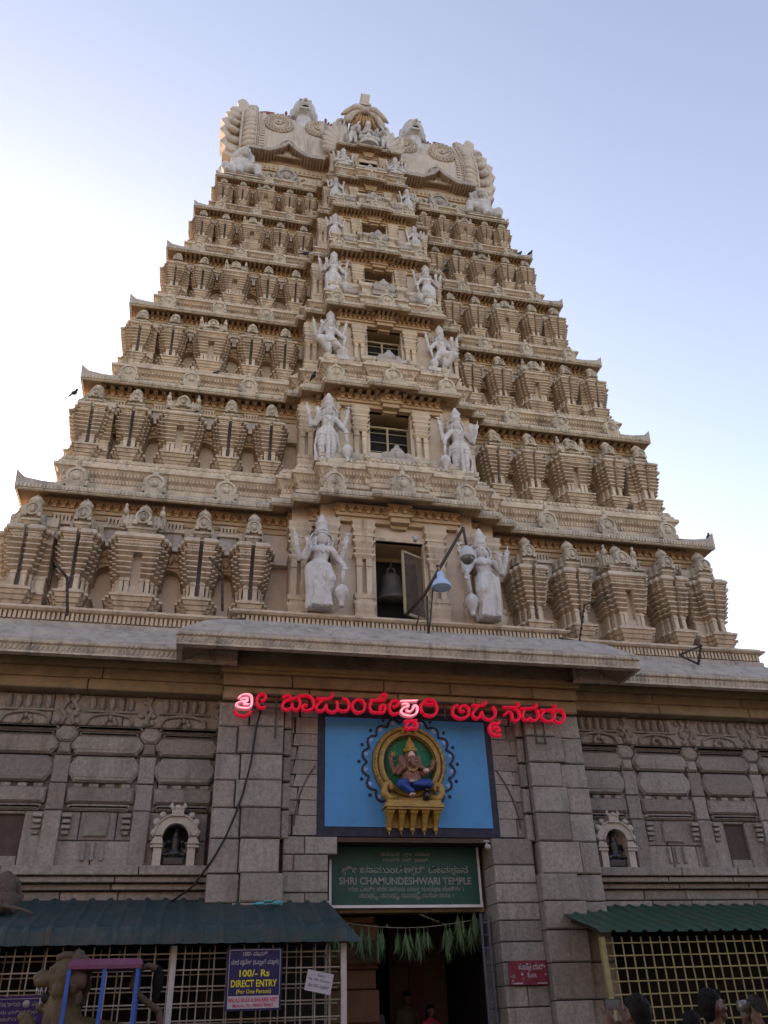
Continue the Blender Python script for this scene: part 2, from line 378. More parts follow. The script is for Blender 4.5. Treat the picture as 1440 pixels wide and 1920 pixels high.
# ------------------------------------------------------------------ lettering
_tc = {}
def glyphs(txt, bold=0.0):
    k = (txt, bold)
    if k not in _tc:
        c = bpy.data.curves.new('t', 'FONT'); c.body = txt; c.size = 1.0; c.offset = bold; c.resolution_u = 3
        o = bpy.data.objects.new('t', c); COL.objects.link(o)
        dg = bpy.context.evaluated_depsgraph_get(); dg.update()
        me = bpy.data.meshes.new_from_object(o.evaluated_get(dg))
        bpy.data.objects.remove(o); bpy.data.curves.remove(c)
        xs = [v.co.x for v in me.vertices] or [0]
        _tc[k] = (me, min(xs), max(xs))
    return _tc[k]
def write(mb, txt, cx, z, h, width=None, y=0.0, bold=0.0, rot=0.0, subs=()):
    """one line of text on a plane facing -y, centred on cx, letters about h high; subs = (index fraction, glyph) written small below"""
    me, a, b = glyphs(txt, bold)
    sx = h / 0.72
    if width: sx = width / max(b - a, 1e-3)
    sz = h / 0.72
    A = Matrix(((sx, 0, 0, -sx * (a + b) / 2), (0, 0, 0, 0), (0, sz, 0, 0), (0, 0, 0, 1)))
    Rt = Matrix.Rotation(rot, 4, 'Y')
    mb.T = Matrix.Translation((cx, y, z)) @ Rt @ A
    mb.mesh(me)
    for fr, g, s in subs:
        m2, a2, b2 = glyphs(g, bold)
        k = h / 0.72 * s
        B = Matrix(((k, 0, 0, -k * (a2 + b2) / 2 + (fr - 0.5) * sx * (b - a)), (0, 0, 0, 0), (0, k, 0, -h * 0.52 * s - h * 0.12), (0, 0, 0, 1)))
        mb.T = Matrix.Translation((cx, y, z)) @ Rt @ B
        mb.mesh(m2)
    mb.T = None
# ------------------------------------------------------------------ ground and surroundings
GZ = -0.2
g = MB(); g.box(-600, 600, -600, 600, GZ - 1, GZ)
struct(g.build('ground', M['ground']))

# ------------------------------------------------------------------ the gateway tower: one thing, everything built into it is a part
TW = thing('gateway_tower', 'tall cream tiered temple gateway tower with carved storeys above a grey granite base', 'tower', (0, 0, 0))

#        lip z   W      Yl    B     Yb    shrine base z   window half width, z0, z1
T = {1: (11.02, 8.00, 0.14, 1.81, -0.69, 8.22, 0.58, 8.32, 10.15),
     2: (14.48, 7.30, 0.61, 1.70, -0.31, 12.12, 0.55, 12.35, 14.02),
     3: (17.42, 6.60, 0.976, 1.62, -0.03, 15.35, 0.50, 15.65, 17.05),
     4: (20.10, 5.96, 1.32, 1.47, 0.40, 18.20, 0.45, 18.60, 19.78),
     5: (22.50, 5.42, 1.67, 1.33, 0.80, 20.85, 0.41, 21.15, 22.18),
     6: (24.48, 4.92, 1.93, 1.18, 1.20, 23.10, 0.42, 23.45, 24.25),
     7: (26.50, 4.05, 2.25, 1.10, 1.40, 25.20, 0.34, 25.45, 25.98)}
def S(k): return {1: 1.0, 2: 0.92, 3: 0.82, 4: 0.76, 5: 0.68, 6: 0.6, 7: 0.55}[k]
BACK = 14.0
def bay_path(k, grow=0.0):
    Zl, W, Yl, B, Yb, zb, wh, w0, w1 = T[k]; s = S(k)
    m = 0.37 * B; x1 = min(1.6 * B, 0.385 * W - 0.3 * W / 8); x2 = min(1.3 * B, x1 - 0.2 * s)
    f = 0.13 * s; d = Yl - Yb
    half = [(m, Yb - f), (m, Yb), (B, Yb), (B, Yb + 0.4 * d), (x2, Yb + 0.4 * d), (x2, Yb + 0.7 * d), (x1, Yb + 0.7 * d), (x1, Yl)]
    return half
def full_path(k):
    Zl, W, Yl = T[k][:3]
    h = bay_path(k) + [(W, Yl), (W, BACK - Yl)]
    return [(-x, y) for x, y in reversed(h)] + h

# --- shared ornament meshes
def steps(mb, plan, z0, z1, g0, g1, back=.92, gy=1.0):
    """one moulding on a stepped plan: plan = (inner x, outer x, setback); g0 / g1 = how far it grows out at bottom / top"""
    for xi, xo, yo in plan:
        for s in (-1, 1):
            a0, b0 = (xi, xo + g0) if s > 0 else (-xo - g0, -xi)
            a1, b1 = (xi, xo + g1) if s > 0 else (-xo - g1, -xi)
            mb.hexa([(a0, yo - g0 * gy, z0), (b0, yo - g0 * gy, z0), (b0, back, z0), (a0, back, z0)],
                    [(a1, yo - g1 * gy, z1), (b1, yo - g1 * gy, z1), (b1, back, z1), (a1, back, z1)])
BASE_LV = [(0, .05, -.02, -.02), (.05, .10, .0, .03), (.10, .13, .0, .0), (.13, .20, .03, .07), (.20, .23, .04, .04), (.23, .31, .07, .11), (.31, .36, .14, .14), (.36, .42, .05, .05)]
def stack_lv():
    L = []; z = .76
    for i in range(6):
        g = .005 + .021 * i
        L += [(z, z + .035, g - .03, g - .03), (z + .035, z + .075, g - .02, g + .05), (z + .075, z + .105, g + .06, g + .06)]; z += .113
    L += [(z, z + .11, .10, .13), (z + .11, z + .15, .15, .15)]
    return L, z + .15
def eave_lv(z): return [(z, z + .03, .18, .21), (z + .03, z + .09, .21, .20), (z + .09, z + .16, .20, .13), (z + .16, z + .20, .13, .05)], z + .20
def bead_row(mb, plan, z, g):
    for xi, xo, yo in plan:
        n = max(2, int((xo - xi + .1) / .065))
        for i in range(n):
            x = xi + (xo + g - xi) * (i + .5) / n
            for s in (-1, 1): mb.ball((s * x, yo - g, z), (.022, .03, .03), 5, 3)
def nasi(mb, c, r, d=0.1, crest=True, mats=(0, 0)):   # horseshoe medallion facing -y
    x, y, z = c; N = 14
    pts = [(x + r * math.cos(2 * math.pi * i / N), y, z + r * math.sin(2 * math.pi * i / N) * (1.0 if i < N / 2 else .86)) for i in range(N)]
    mb.cur = mats[0]; mb.prism(pts, (0, d, 0))
    ring = [(x + r * .8 * math.cos(2 * math.pi * i / 12 + .2), y - .01, z + r * .8 * math.sin(2 * math.pi * i / 12 + .2)) for i in range(13)]
    mb.tube(ring, r * .14, 4)
    for i in range(9):
        a = math.pi * (i / 8.0); mb.ball((x + r * 1.0 * math.cos(a), y + d * .4, z + r * 1.0 * math.sin(a)), r * .16, 5, 3)
    mb.ball((x, y - .01, z - r * .12), (r * .34, r * .3, r * .42), 7, 4); mb.ball((x, y - .02, z + r * .34), (r * .18, r * .2, r * .2), 6, 4)
    mb.box(x - r * 1.05, x - r * .55, y - .015, y + d, z - r * .95, z - r * .45); mb.box(x + r * .55, x + r * 1.05, y - .015, y + d, z - r * .95, z - r * .45)
    if crest:
        mb.ball((x, y + d * .4, z + r * 1.12), (r * .3, r * .28, r * .3), 7, 4); mb.ball((x, y + d * .4, z + r * 1.42), (r * .12, r * .12, r * .22), 6, 4)

KP = [(.045, .17, .0), (.155, .245, .15), (.23, .305, .30)]
SP = [(.0, .32, .0), (.305, .405, .15), (.39, .475, .30)]
SPS = [(.10, .32, .0), (.305, .405, .15), (.39, .475, .30)]
def piers(mb, plan, xs):
    for x0, x1, y in xs:
        for s in (-1, 1):
            mb.box(s * x0, s * x1, y, .88, .42, .76); mb.box(s * (x0 - .012), s * (x1 + .012), y - .012, .89, .70, .735); mb.box(s * (x0 - .01), s * (x1 + .01), y - .01, .885, .42, .46)
def pot(mb, c, r):
    mb.lathe(c, [(r * .3, 0), (r * .55, r * .12), (r * .45, r * .25), (r * .9, r * .55), (r, r * .85), (r * .85, r * 1.15), (r * .45, r * 1.35), (r * .6, r * 1.5), (r * .2, r * 1.7), (r * .05, r * 2.2)], 10)
def roof_body(mb, plan, z):
    inner = [(0.0, xo - .06, yo + .06) for xi, xo, yo in plan]
    for z0, z1, g0, g1 in ((z, z + .05, -.02, -.02), (z + .05, z + .12, .0, .06), (z + .12, z + .17, .08, .08)): steps(mb, inner, z0, z1, g0, g1)
    return inner, z + .17
def kuta_base():
    mb = MB(); full = [(.0, .17, .0)] + KP[1:]
    for l in BASE_LV: steps(mb, full, *l)
    L, z = stack_lv()
    for l in L: steps(mb, KP, *l)
    bead_row(mb, KP, z - .10, .135)
    E, z2 = eave_lv(z)
    for l in E: steps(mb, KP, *l)
    piers(mb, KP, ((.05, .15, .0), (.18, .235, .15), (.255, .30, .30)))
    mb.cur = 1; mb.box(-.046, .046, .10, .40, .38, z2 - .01); mb.cur = 2; mb.box(-.284, .284, .42, .895, .425, .775); mb.cur = 0
    return mb, z2
def kuta_roof(z):
    mb = MB(); inner, z = roof_body(mb, KP, z)
    for (xi, xo, yo), h in zip(inner, (.30, .27, .24)):
        for z0, z1, g0, g1 in ((z, z + h * .55, .04, .06), (z + h * .55, z + h * .85, .06, .01), (z + h * .85, z + h, .01, -.06)): steps(mb, [(xi, xo, yo)], z0, z1, g0, g1)
    mb.fr(-.12, .12, -.0, .6, z + .28, z + .40, -.05)
    nasi(mb, (0, -.05, z + .20), .17, .16)
    pot(mb, (0, .16, z + .36), .155)
    return mb
def shala_base():
    mb = MB()
    for l in BASE_LV: steps(mb, SP, *l)
    L, z = stack_lv()
    for i, l in enumerate(L): steps(mb, SPS if i < 15 else SP, *l)
    bead_row(mb, SP, z - .10, .135)
    E, z2 = eave_lv(z)
    for l in E: steps(mb, SP, *l)
    piers(mb, SP, ((.11, .20, .0), (.225, .31, .0), (.33, .395, .15), (.42, .47, .30)))
    mb.box(-.12, .12, .04, .87, .42, .60); mb.cur = 2; mb.box(-.10, .10, .12, .41, .42, z); mb.box(-.455, .455, .42, .895, .425, .775); mb.cur = 0
    return mb, z2
def shala_roof(z):
    mb = MB(); inner, z = roof_body(mb, SP, z)
    n = 8
    pts = [(-.42, -.0, z)] + [(-.42, .32 - .36 * math.cos(math.pi * i / n), z + .05 + .33 * math.sin(math.pi * i / n) ** .8) for i in range(n + 1)] + [(-.42, .7, z)]
    mb.prism(pts, (.84, 0, 0))
    for s in (-1, 1):
        nm = MB(); nasi(nm, (0, 0, 0), .23, .1)
        mb.T = Matrix.Translation((s * .45, .30, z + .18)) @ Matrix.Rotation(s * math.pi / 2, 4, 'Z')
        mb._add(nm.v, nm.f); mb.T = None
        mb.box(s * .36, s * .46, .02, .5, z, z + .3); mb.ball((s * .40, .02, z + .36), (.07, .08, .10), 7, 5); mb.ball((s * .40, .02, z + .50), (.04, .04, .07), 6, 4)
        for q in (.24, .32): mb.box(s * q, s * (q + .035), -.03, .3, z, z + .26)
    nasi(mb, (0, -.08, z + .20), .19, .22)
    mb.fr(-.12, .12, -.0, .6, z + .30, z + .42, -.05)
    pot(mb, (0, .18, z + .36), .155)
    return mb
kb, kz = kuta_base(); KUTA = kb.data('shrine', [M['cream'], M['slot'], M['recess']])
KROOF = kuta_roof(kz).data('shrine_roof', M['lip'])
sb, sz = shala_base(); SHALA = sb.data('shrine', [M['cream'], M['slot'], M['recess']])
SROOF = shala_roof(sz).data('shrine_roof', M['lip'])
SH = 2.72       # full height the shrines were modelled to
def hood_mesh():   # recess between two shrines: grey panel above a little arched hood
    mb = MB(); mb.cur = 1; mb.box(-.18, .18, .40, .6, 1.74, 2.10); mb.cur = 0
    mb.box(-.22, .22, .34, .6, 2.10, 2.18); mb.box(-.22, .22, .36, .6, 1.66, 1.74)
    for i in range(5): mb.box(-.17 + .075 * i, -.13 + .075 * i, .40, .6, 2.22, 2.34)
    mb.box(-.2, .2, .40, .6, 2.34, 2.40)
    mb.cur = 2
    N = 8
    arch = [(-.30, .42, 1.30), (-.22, .42, 1.02)] + [(-.22 * math.cos(math.pi * i / N), .42, 1.06 + .20 * math.sin(math.pi * i / N)) for i in range(N + 1)] + [(.22, .42, 1.02), (.30, .42, 1.30), (.30, .42, 1.62), (-.30, .42, 1.62)]
    for i in range(N):
        q0, q1 = math.pi * i / N, math.pi * (i + 1) / N
        mb.prism([(-.24 * math.cos(q0), .44, 1.02 + .22 * math.sin(q0)), (-.24 * math.cos(q1), .44, 1.02 + .22 * math.sin(q1)), (-.24 * math.cos(q1), .44, 1.64), (-.24 * math.cos(q0), .44, 1.64)], (0, .45, 0))
    mb.ball((0, .42, 1.44), (.07, .08, .10), 7, 5); mb.box(-.2, .2, .40, .6, 1.29, 1.33)
    for x in (-.13, .13): mb.ball((x, .42, 1.50), (.06, .06, .08), 6, 4)
    return mb
HOOD = hood_mesh().data('niche_hood', [M['cream'], M['weather'], M['ochre']])
nm = MB(); nasi(nm, (0, 0, 0), .235, .16); nm.fr(-.17, .17, -.02, .16, -.30, -.14, .03); nm.ball((0, .05, .38), (.06, .06, .10), 6, 4); MEDAL = nm.data('medallion', M['lip'])
def pilaster_mesh():   # unit height, modelled 0.36 wide
    mb = MB(); w = .17
    for z0, z1, q, e in ((0, .05, 1.0, 0), (.05, .08, .9, .02), (.08, .14, .86, .03), (.14, .17, 1.08, 0), (.17, .20, .85, 0), (.20, .24, .95, .02),
                         (.60, .63, .8, .04), (.63, .65, 1.1, 0), (.65, .69, .72, .03), (.69, .71, 1.0, 0), (.71, .77, .74, .05), (.77, .79, 1.16, 0), (.79, .83, .85, .02),
                         (.83, .86, 1.12, 0), (.86, .91, .9, .04), (.91, .94, 1.22, 0), (.94, 1.0, 1.1, .02)):
        h = w * q
        mb.fr(-h, h, -h * .7, .2, z0, z1, e)
    for s in (-1, 1): mb.box(s * .035, s * .13, -.10, .2, .24, .60); mb.fr(s * .035 if s > 0 else -.13, s * .13 if s > 0 else -.035, -.115, .2, .52, .56, .012)
    mb.box(-.035, .035, -.0, .2, .24, .6)
    return mb
PIL = pilaster_mesh().data('pilaster', M['cream'])
def crest_mesh():
    mb = MB()
    mb.fr(-.3, .3, -.06, .2, 0, .10, .03); mb.fr(-.26, .26, -.1, .2, .10, .2, .05); mb.box(-.33, .33, -.15, .2, .2, .25)
    for i in range(8): mb.ball((-.24 + .07 * i, -.12, .14), (.025, .04, .04), 5, 3)
    for x, r in ((0, .17), (-.2, .1), (.2, .1)): mb.ball((x, 0, .28 + r * .5), (r, .12, r), 8, 5)
    mb.ball((0, 0, .5), (.07, .07, .1), 7, 4); mb.ball((0, -.1, .34), (.07, .06, .09), 6, 4)
    return mb
CREST = crest_mesh().data('crest', M['weather'])

FR = (.945, .822, .674, .52, .388)
def build_tier(k):
    Zl, W, Yl, B, Yb, zb, wh, w0, w1 = T[k]; s = S(k)
    path = full_path(k); sc = W / 8.0
    zfl = T[k - 1][0] + .02 if k > 1 else 7.7           # floor of this storey
    Yw = Yl + .5 * s
    wx = W - .52 * s
    # walls of the storey
    mb = MB()
    zh = zb + (Zl - zb) * .56
    mb.box(-wx - .15 * s, wx + .15 * s, Yl + .70 * s, BACK - Yl - .7 * s, zfl, zh); mb.box(-W + .04, W - .04, Yl + .03, Yl + 1.5 * s, zb - .06, zb - .012); mb.box(-wx, wx, Yw, BACK - Yw, zh, Zl + .1)
    yb1 = Yb + {1: .58, 2: .54, 3: .5, 4: .42, 5: .36, 6: .3, 7: .28}[k]; x1 = bay_path(k)[-1][0] - .08 * s
    x2 = bay_path(k)[4][0] - .05
    mb.cur = 1
    for sg in (-1, 1):                                   # outer step of the bay
        mb.box(sg * (B * .93), sg * x2, yb1 + .28 * s, Yl + .9 * s, zfl, Zl)
        mb.box(sg * (wh + .02), sg * (B * .95), yb1, Yl + .9 * s, zfl, Zl + .02)
    mb.box(-wh - .04, wh + .04, yb1 + .002, Yl + .9 * s, zfl, w0)
    mb.box(-wh - .04, wh + .04, yb1 + .002, Yl + .9 * s, w1, Zl + .02)
    mb.build('storey_wall', [M['recess'], M['recess']], TW)
    # base course
    if k == 1:
        h = [(3.5, -.48), (3.5, -.06), (8.38, -.06), (8.38, BACK)]
        bp = [(-x, y) for x, y in reversed(h)] + h; z0, z1 = 7.86, 8.22
    else:
        bp = full_path(k); z0, z1 = zfl + .10 * s, zb
    mb = MB(); hh = z1 - z0; o = .0 if k == 1 else .10 * s
    def z(q): return z0 + q * hh
    if k == 1:
        mb.sweep(bp, [(o - .5, z(0)), (o - .08, z(0)), (o - .08, z(.12)), (o - .14, z(.16)), (o - .14, z(.58)), (o - .02, z(.64)), (o + .02, z(.74)), (o + .0, z(.82)), (o - .06, z(.86)), (o - .06, z(.96)), (o - .10, z(1)), (o - 1.4 * s, z(1) + .004)])
        for x, y, t, nr in along(bp, .085, o - .14):
            if y < 4: obox(mb, x, y, t, nr, .05, -.02, .075, z(.18), z(.60))
    else:
        mb.sweep(bp, [(o - .5, z(-.1)), (o - .10, z(-.1)), (o - .10, z(.16)), (o - .05, z(.18)), (o - .05, z(.26)), (o - .12, z(.28)), (o - .12, z(.36)), (o - .10, z(.44)), (o - .03, z(.56)), (o + .02, z(.62)), (o + .06, z(.64)), (o + .06, z(.72)), (o, z(.74)), (o - .02, z(.84)), (o - .07, z(.86)), (o - .07, z(.97)), (o - .10, z(1)), (o - 1.4 * s, z(1) + .004)])
        for x, y, t, nr in along(bp, .075, o - .12):
            if y < 4:
                q = obox(mb, x, y, t, nr, .03, -.02, .035, z(.34), z(.44))
                T4 = (x + nr[0] * .055, y + nr[1] * .055); obox(mb, T4[0], T4[1], t, nr, .03, -.05, .055, z(.44), z(.60), z(.50))
        for x, y, t, nr in along(bp, .13 * s, o - .07):
            if y < 4: obox(mb, x, y, t, nr, .07 * s, -.02, .035, z(.87), z(.95))
        for x, y, t, nr in along(bp, .24 * s, o - .10):
            if y < 4: obox(mb, x, y, t, nr, .13 * s, -.02, .03, z(.0), z(.13)); obox(mb, x, y, t, nr, .05 * s, -.02, .045, z(-.06), z(.04))
    mb.build('base_course', M['cream'], TW)
    # cornice
    mb = MB()
    dip = .05 * s
    mb.sweep(path, [(-.75 * s, Zl + .30 * s), (-.42 * s, Zl + .25 * s), (-.2 * s, Zl + .14 * s), (-.05 * s, Zl + .03), (0, Zl), (.012, Zl - .05 * s), (0, Zl - .15 * s), (-.03 * s, Zl - .17 * s), (-.07 * s, Zl - .11 * s), (-.42 * s, Zl + .02 * s), (-.8 * s, Zl + .02 * s)],
             [0, 0, 0, 1, 1, 1, 1, 2, 2, 2])
    mb.cur = 1
    st = .075 if k < 4 else .09
    for x, y, t, nr in along(path, st, .008):
        if y < 4: obox(mb, x, y, t, nr, st * .62, -.03, .022, Zl - .125 * s, Zl - .03 * s)
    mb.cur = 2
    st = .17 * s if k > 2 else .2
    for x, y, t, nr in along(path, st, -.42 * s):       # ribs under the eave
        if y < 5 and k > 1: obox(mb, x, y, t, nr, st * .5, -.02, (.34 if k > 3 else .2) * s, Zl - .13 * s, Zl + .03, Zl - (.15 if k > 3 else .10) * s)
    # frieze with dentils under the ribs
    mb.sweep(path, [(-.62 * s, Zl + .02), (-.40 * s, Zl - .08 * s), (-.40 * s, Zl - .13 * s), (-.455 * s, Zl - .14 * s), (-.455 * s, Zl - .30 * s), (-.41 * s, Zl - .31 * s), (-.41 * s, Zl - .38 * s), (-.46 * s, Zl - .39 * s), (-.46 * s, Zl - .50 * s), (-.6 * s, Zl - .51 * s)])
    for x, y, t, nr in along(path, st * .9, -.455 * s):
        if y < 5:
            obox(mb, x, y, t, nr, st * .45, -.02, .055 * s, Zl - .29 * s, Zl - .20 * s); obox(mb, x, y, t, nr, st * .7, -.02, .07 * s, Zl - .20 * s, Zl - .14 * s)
    # upturned corner tips
    mb.cur = 0
    for sg in (-1, 1):
        x, y = sg * W, Yl
        pr = [(0.02, -.15), (.03, .0), (.05, .30), (-.03, .22), (-.14, .12), (-.5, .06), (-.9, .05), (-.9, 0)]
        mb.prism([(x + sg * a * s, y - .01, Zl + b * s) for a, b in pr], (0, .12 * s, 0))
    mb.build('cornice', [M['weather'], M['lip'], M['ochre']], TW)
    # medallions on the cornice
    for sg in (-1, 1):
        for q in (.86, .66, .47):
            place(MEDAL, 'medallion', TW, (sg * W * q, Yl + .06 * s, Zl + .30 * s), (s, s, s))
        if k < 7: place(MEDAL, 'medallion', TW, (sg * B * .82, Yb + .06, Zl + .26 * s), (s, s, s))
    if k < 7: place(MEDAL, 'medallion', TW, (0, Yb - .06 * s, Zl + .27 * s), (1.1 * s, s, 1.1 * s))
    # miniature shrines and the hooded recesses between them
    if k < 7:
        zone = Zl - zb - .10 * s; zs = zone / SH; ys = s
        for sg in (-1, 1):
            for i, q in enumerate(FR):
                me, rf = (SHALA, SROOF) if i == 2 else (KUTA, KROOF)
                xs = sc * (.93 if i else .98)
                o = place(me, 'miniature_shrine', TW, (sg * W * q, Yl - .0, zb), (xs, ys, zs))
                place(rf, 'shrine_roof', o)
                if i == 0:                               # the corner shrine shows a second face to the side
                    o.scale = (xs, ys, zs)
                    o2 = place(me, 'miniature_shrine', TW, (sg * (W * q + .42 * xs), Yl + .52 * ys, zb), (ys, xs, zs), sg * math.pi / 2)
                    place(rf, 'shrine_roof', o2)
            for a, b in zip(FR[:-1], FR[1:]):
                place(HOOD, 'niche_hood', TW, (sg * W * (a * .5 + b * .5), Yl + .02, zb), (sc, ys, zs))
    # bay: pilasters beside the window
    zt = Zl - .48 * s; z0p = zb if k < 7 else w0 - .1
    hp = zt - z0p
    for sg in (-1, 1):
        for x, y in ((wh + .04 + .18 * s, yb1 - .02), (B * .95 - .16 * s, yb1 - .02), (x2 - .17 * s, yb1 + .28 * s - .02)):
            place(PIL, 'pilaster', TW, (sg * x, y, z0p), (s * 1.25, s * 1.2, hp))
    # fan-shaped keystone under the cornice
    mb = MB()
    yk = yb1 - .1 * s
    mb.prism([(-.16 * s, yk, Zl - .58 * s), (.16 * s, yk, Zl - .58 * s), (.42 * s, yk - .0, Zl - .12 * s), (-.42 * s, yk, Zl - .12 * s)], (0, .16 * s, 0))
    for i in range(-2, 3):
        mb.hexa([(i * .07 * s - .02, yk - .05, Zl - .5 * s), (i * .07 * s + .02, yk - .05, Zl - .5 * s), (i * .07 * s + .02, yk + .02, Zl - .5 * s), (i * .07 * s - .02, yk + .02, Zl - .5 * s)],
                [(i * .17 * s - .03, yk - .1, Zl - .14 * s), (i * .17 * s + .03, yk - .1, Zl - .14 * s), (i * .17 * s + .03, yk + .02, Zl - .14 * s), (i * .17 * s - .03, yk + .02, Zl - .14 * s)])
    mb.build('keystone', M['ochre'], TW)
    # window: jambs, sill and near-black sheet for the shade behind
    mb = MB()
    d = .55 * s
    mb.box(-wh - .03, -wh + .05 * s, yb1 - .03, yb1 + .1, w0, w1); mb.box(wh - .05 * s, wh + .03, yb1 - .03, yb1 + .1, w0, w1)
    mb.box(-wh - .03, wh + .03, yb1 - .035, yb1 + .1, w1, w1 + .07 * s)
    wf = mb.build('window', M['cream'], TW)
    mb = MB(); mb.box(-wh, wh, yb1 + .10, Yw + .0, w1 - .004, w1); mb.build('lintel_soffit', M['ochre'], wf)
    mb = MB(); mb.box(-wh + .02, wh - .02, Yw - .02, Yw - .003, w0, w1); mb.build('opening_shade', M['dark'], wf)
    if 2 <= k <= 4:
        mb = MB(); y = yb1 + .34 * s
        zc = w1 - .30 * s
        mb.box(-wh + .0, wh, y - .03, y + .03, zc, zc + .05); mb.box(-.025, .025, y - .03, y + .03, w0, zc)
        for i in range(5):
            zz = w0 + (zc - w0) * (i + .5) / 5; mb.box(-wh, wh, y - .008, y + .008, zz - .008, zz + .008)
        mb.box(-.16 * s, 0, y - .05, y - .03, w0 + .45 * (zc - w0), w0 + .45 * (zc - w0) + .03)
        for sg in (-1, 1): mb.box(sg * (wh - .05), sg * wh, y - .03, y + .03, w0, zc)
        mb.build('window_grille', M['woodlt'], wf)
        mb = MB(); mb.box(-wh, wh, y + .05, y + .06, w0, zc); mb.build('wire_screen', M['dark'], wf)
    # balcony front below the window
    if k > 1:
        pYb = T[k - 1][4]; yf = pYb + .42 * s; zt = w0 + .04
        z0 = T[k - 1][0] + .16 * s
        mb = MB()
        bw = B * 1.0
        pth = [(-bw, Yw), (-bw, yf + .12), (-.42 * B, yf + .12), (-.42 * B, yf), (.42 * B, yf), (.42 * B, yf + .12), (bw, yf + .12), (bw, Yw)]
        h2 = zt - z0
        mb.sweep(pth, [(-.3, z0), (-.02, z0), (-.02, z0 + .2 * h2), (.05, z0 + .26 * h2), (.05, z0 + .36 * h2), (-.02, z0 + .42 * h2), (-.03, z0 + .78 * h2), (.04, z0 + .84 * h2), (.04, z0 + .94 * h2), (-.02, zt), (-.5, zt)])
        for x, y, t, nr in along(pth, .14 * s, -.02):
            if y < yf + .3: obox(mb, x, y, t, nr, .09 * s, -.02, .045, z0 + .44 * h2, z0 + .60 * h2)
        bo = mb.build('balcony', M['lip'], TW)
        place(CREST, 'crest', bo, (0, yf - .04, z0 + .52 * h2), (s * 1.35, s, s * 1.5))
        for sg in (-1, 1): place(CREST, 'crest', bo, (sg * .62 * B, yf + .08, z0 + .42 * h2), (s * .85, s, s * 1.1))
for k in range(1, 8): build_tier(k)
# ------------------------------------------------------------------ granite base of the tower
def course(mb, x0, x1, z0, z1, y, d, lens, rnd, b=.014, gap=.008, jit=.012):
    x = x0; i = 0
    while x < x1 - .01:
        l = lens[i % len(lens)] * rnd.uniform(.85, 1.15); i += 1
        e = min(x + l, x1)
        if x1 - e < .25: e = x1
        mb.block(x + gap, e - gap, y + rnd.uniform(-jit, jit), y + d, z0 + gap, z1 - gap, b)
        x = e
def pad(mb, x0, x1, z0, z1, y, d, cx, cz):    # stone cushion with cut corners, bevelled rim
    def ring(i, yy):
        a, b, c, e = x0 + i, x1 - i, z0 + i, z1 - i
        return [(a + cx, yy, c), (b - cx, yy, c), (b, yy, c + cz), (b, yy, e - cz), (b - cx, yy, e), (a + cx, yy, e), (a, yy, e - cz), (a, yy, c + cz)]
    A, Bq, Cq = ring(0, y + d), ring(0, y + .05), ring(.035, y)
    vs = A + Bq + Cq; fs = []
    for r in (0, 8):
        for i in range(8): fs.append((r + i, r + (i + 1) % 8, r + 8 + (i + 1) % 8, r + 8 + i))
    fs.append(tuple(range(16, 24))); fs.append(tuple(range(7, -1, -1)))
    mb._add(vs, fs)
rw = random.Random(11)
XO = 9.8
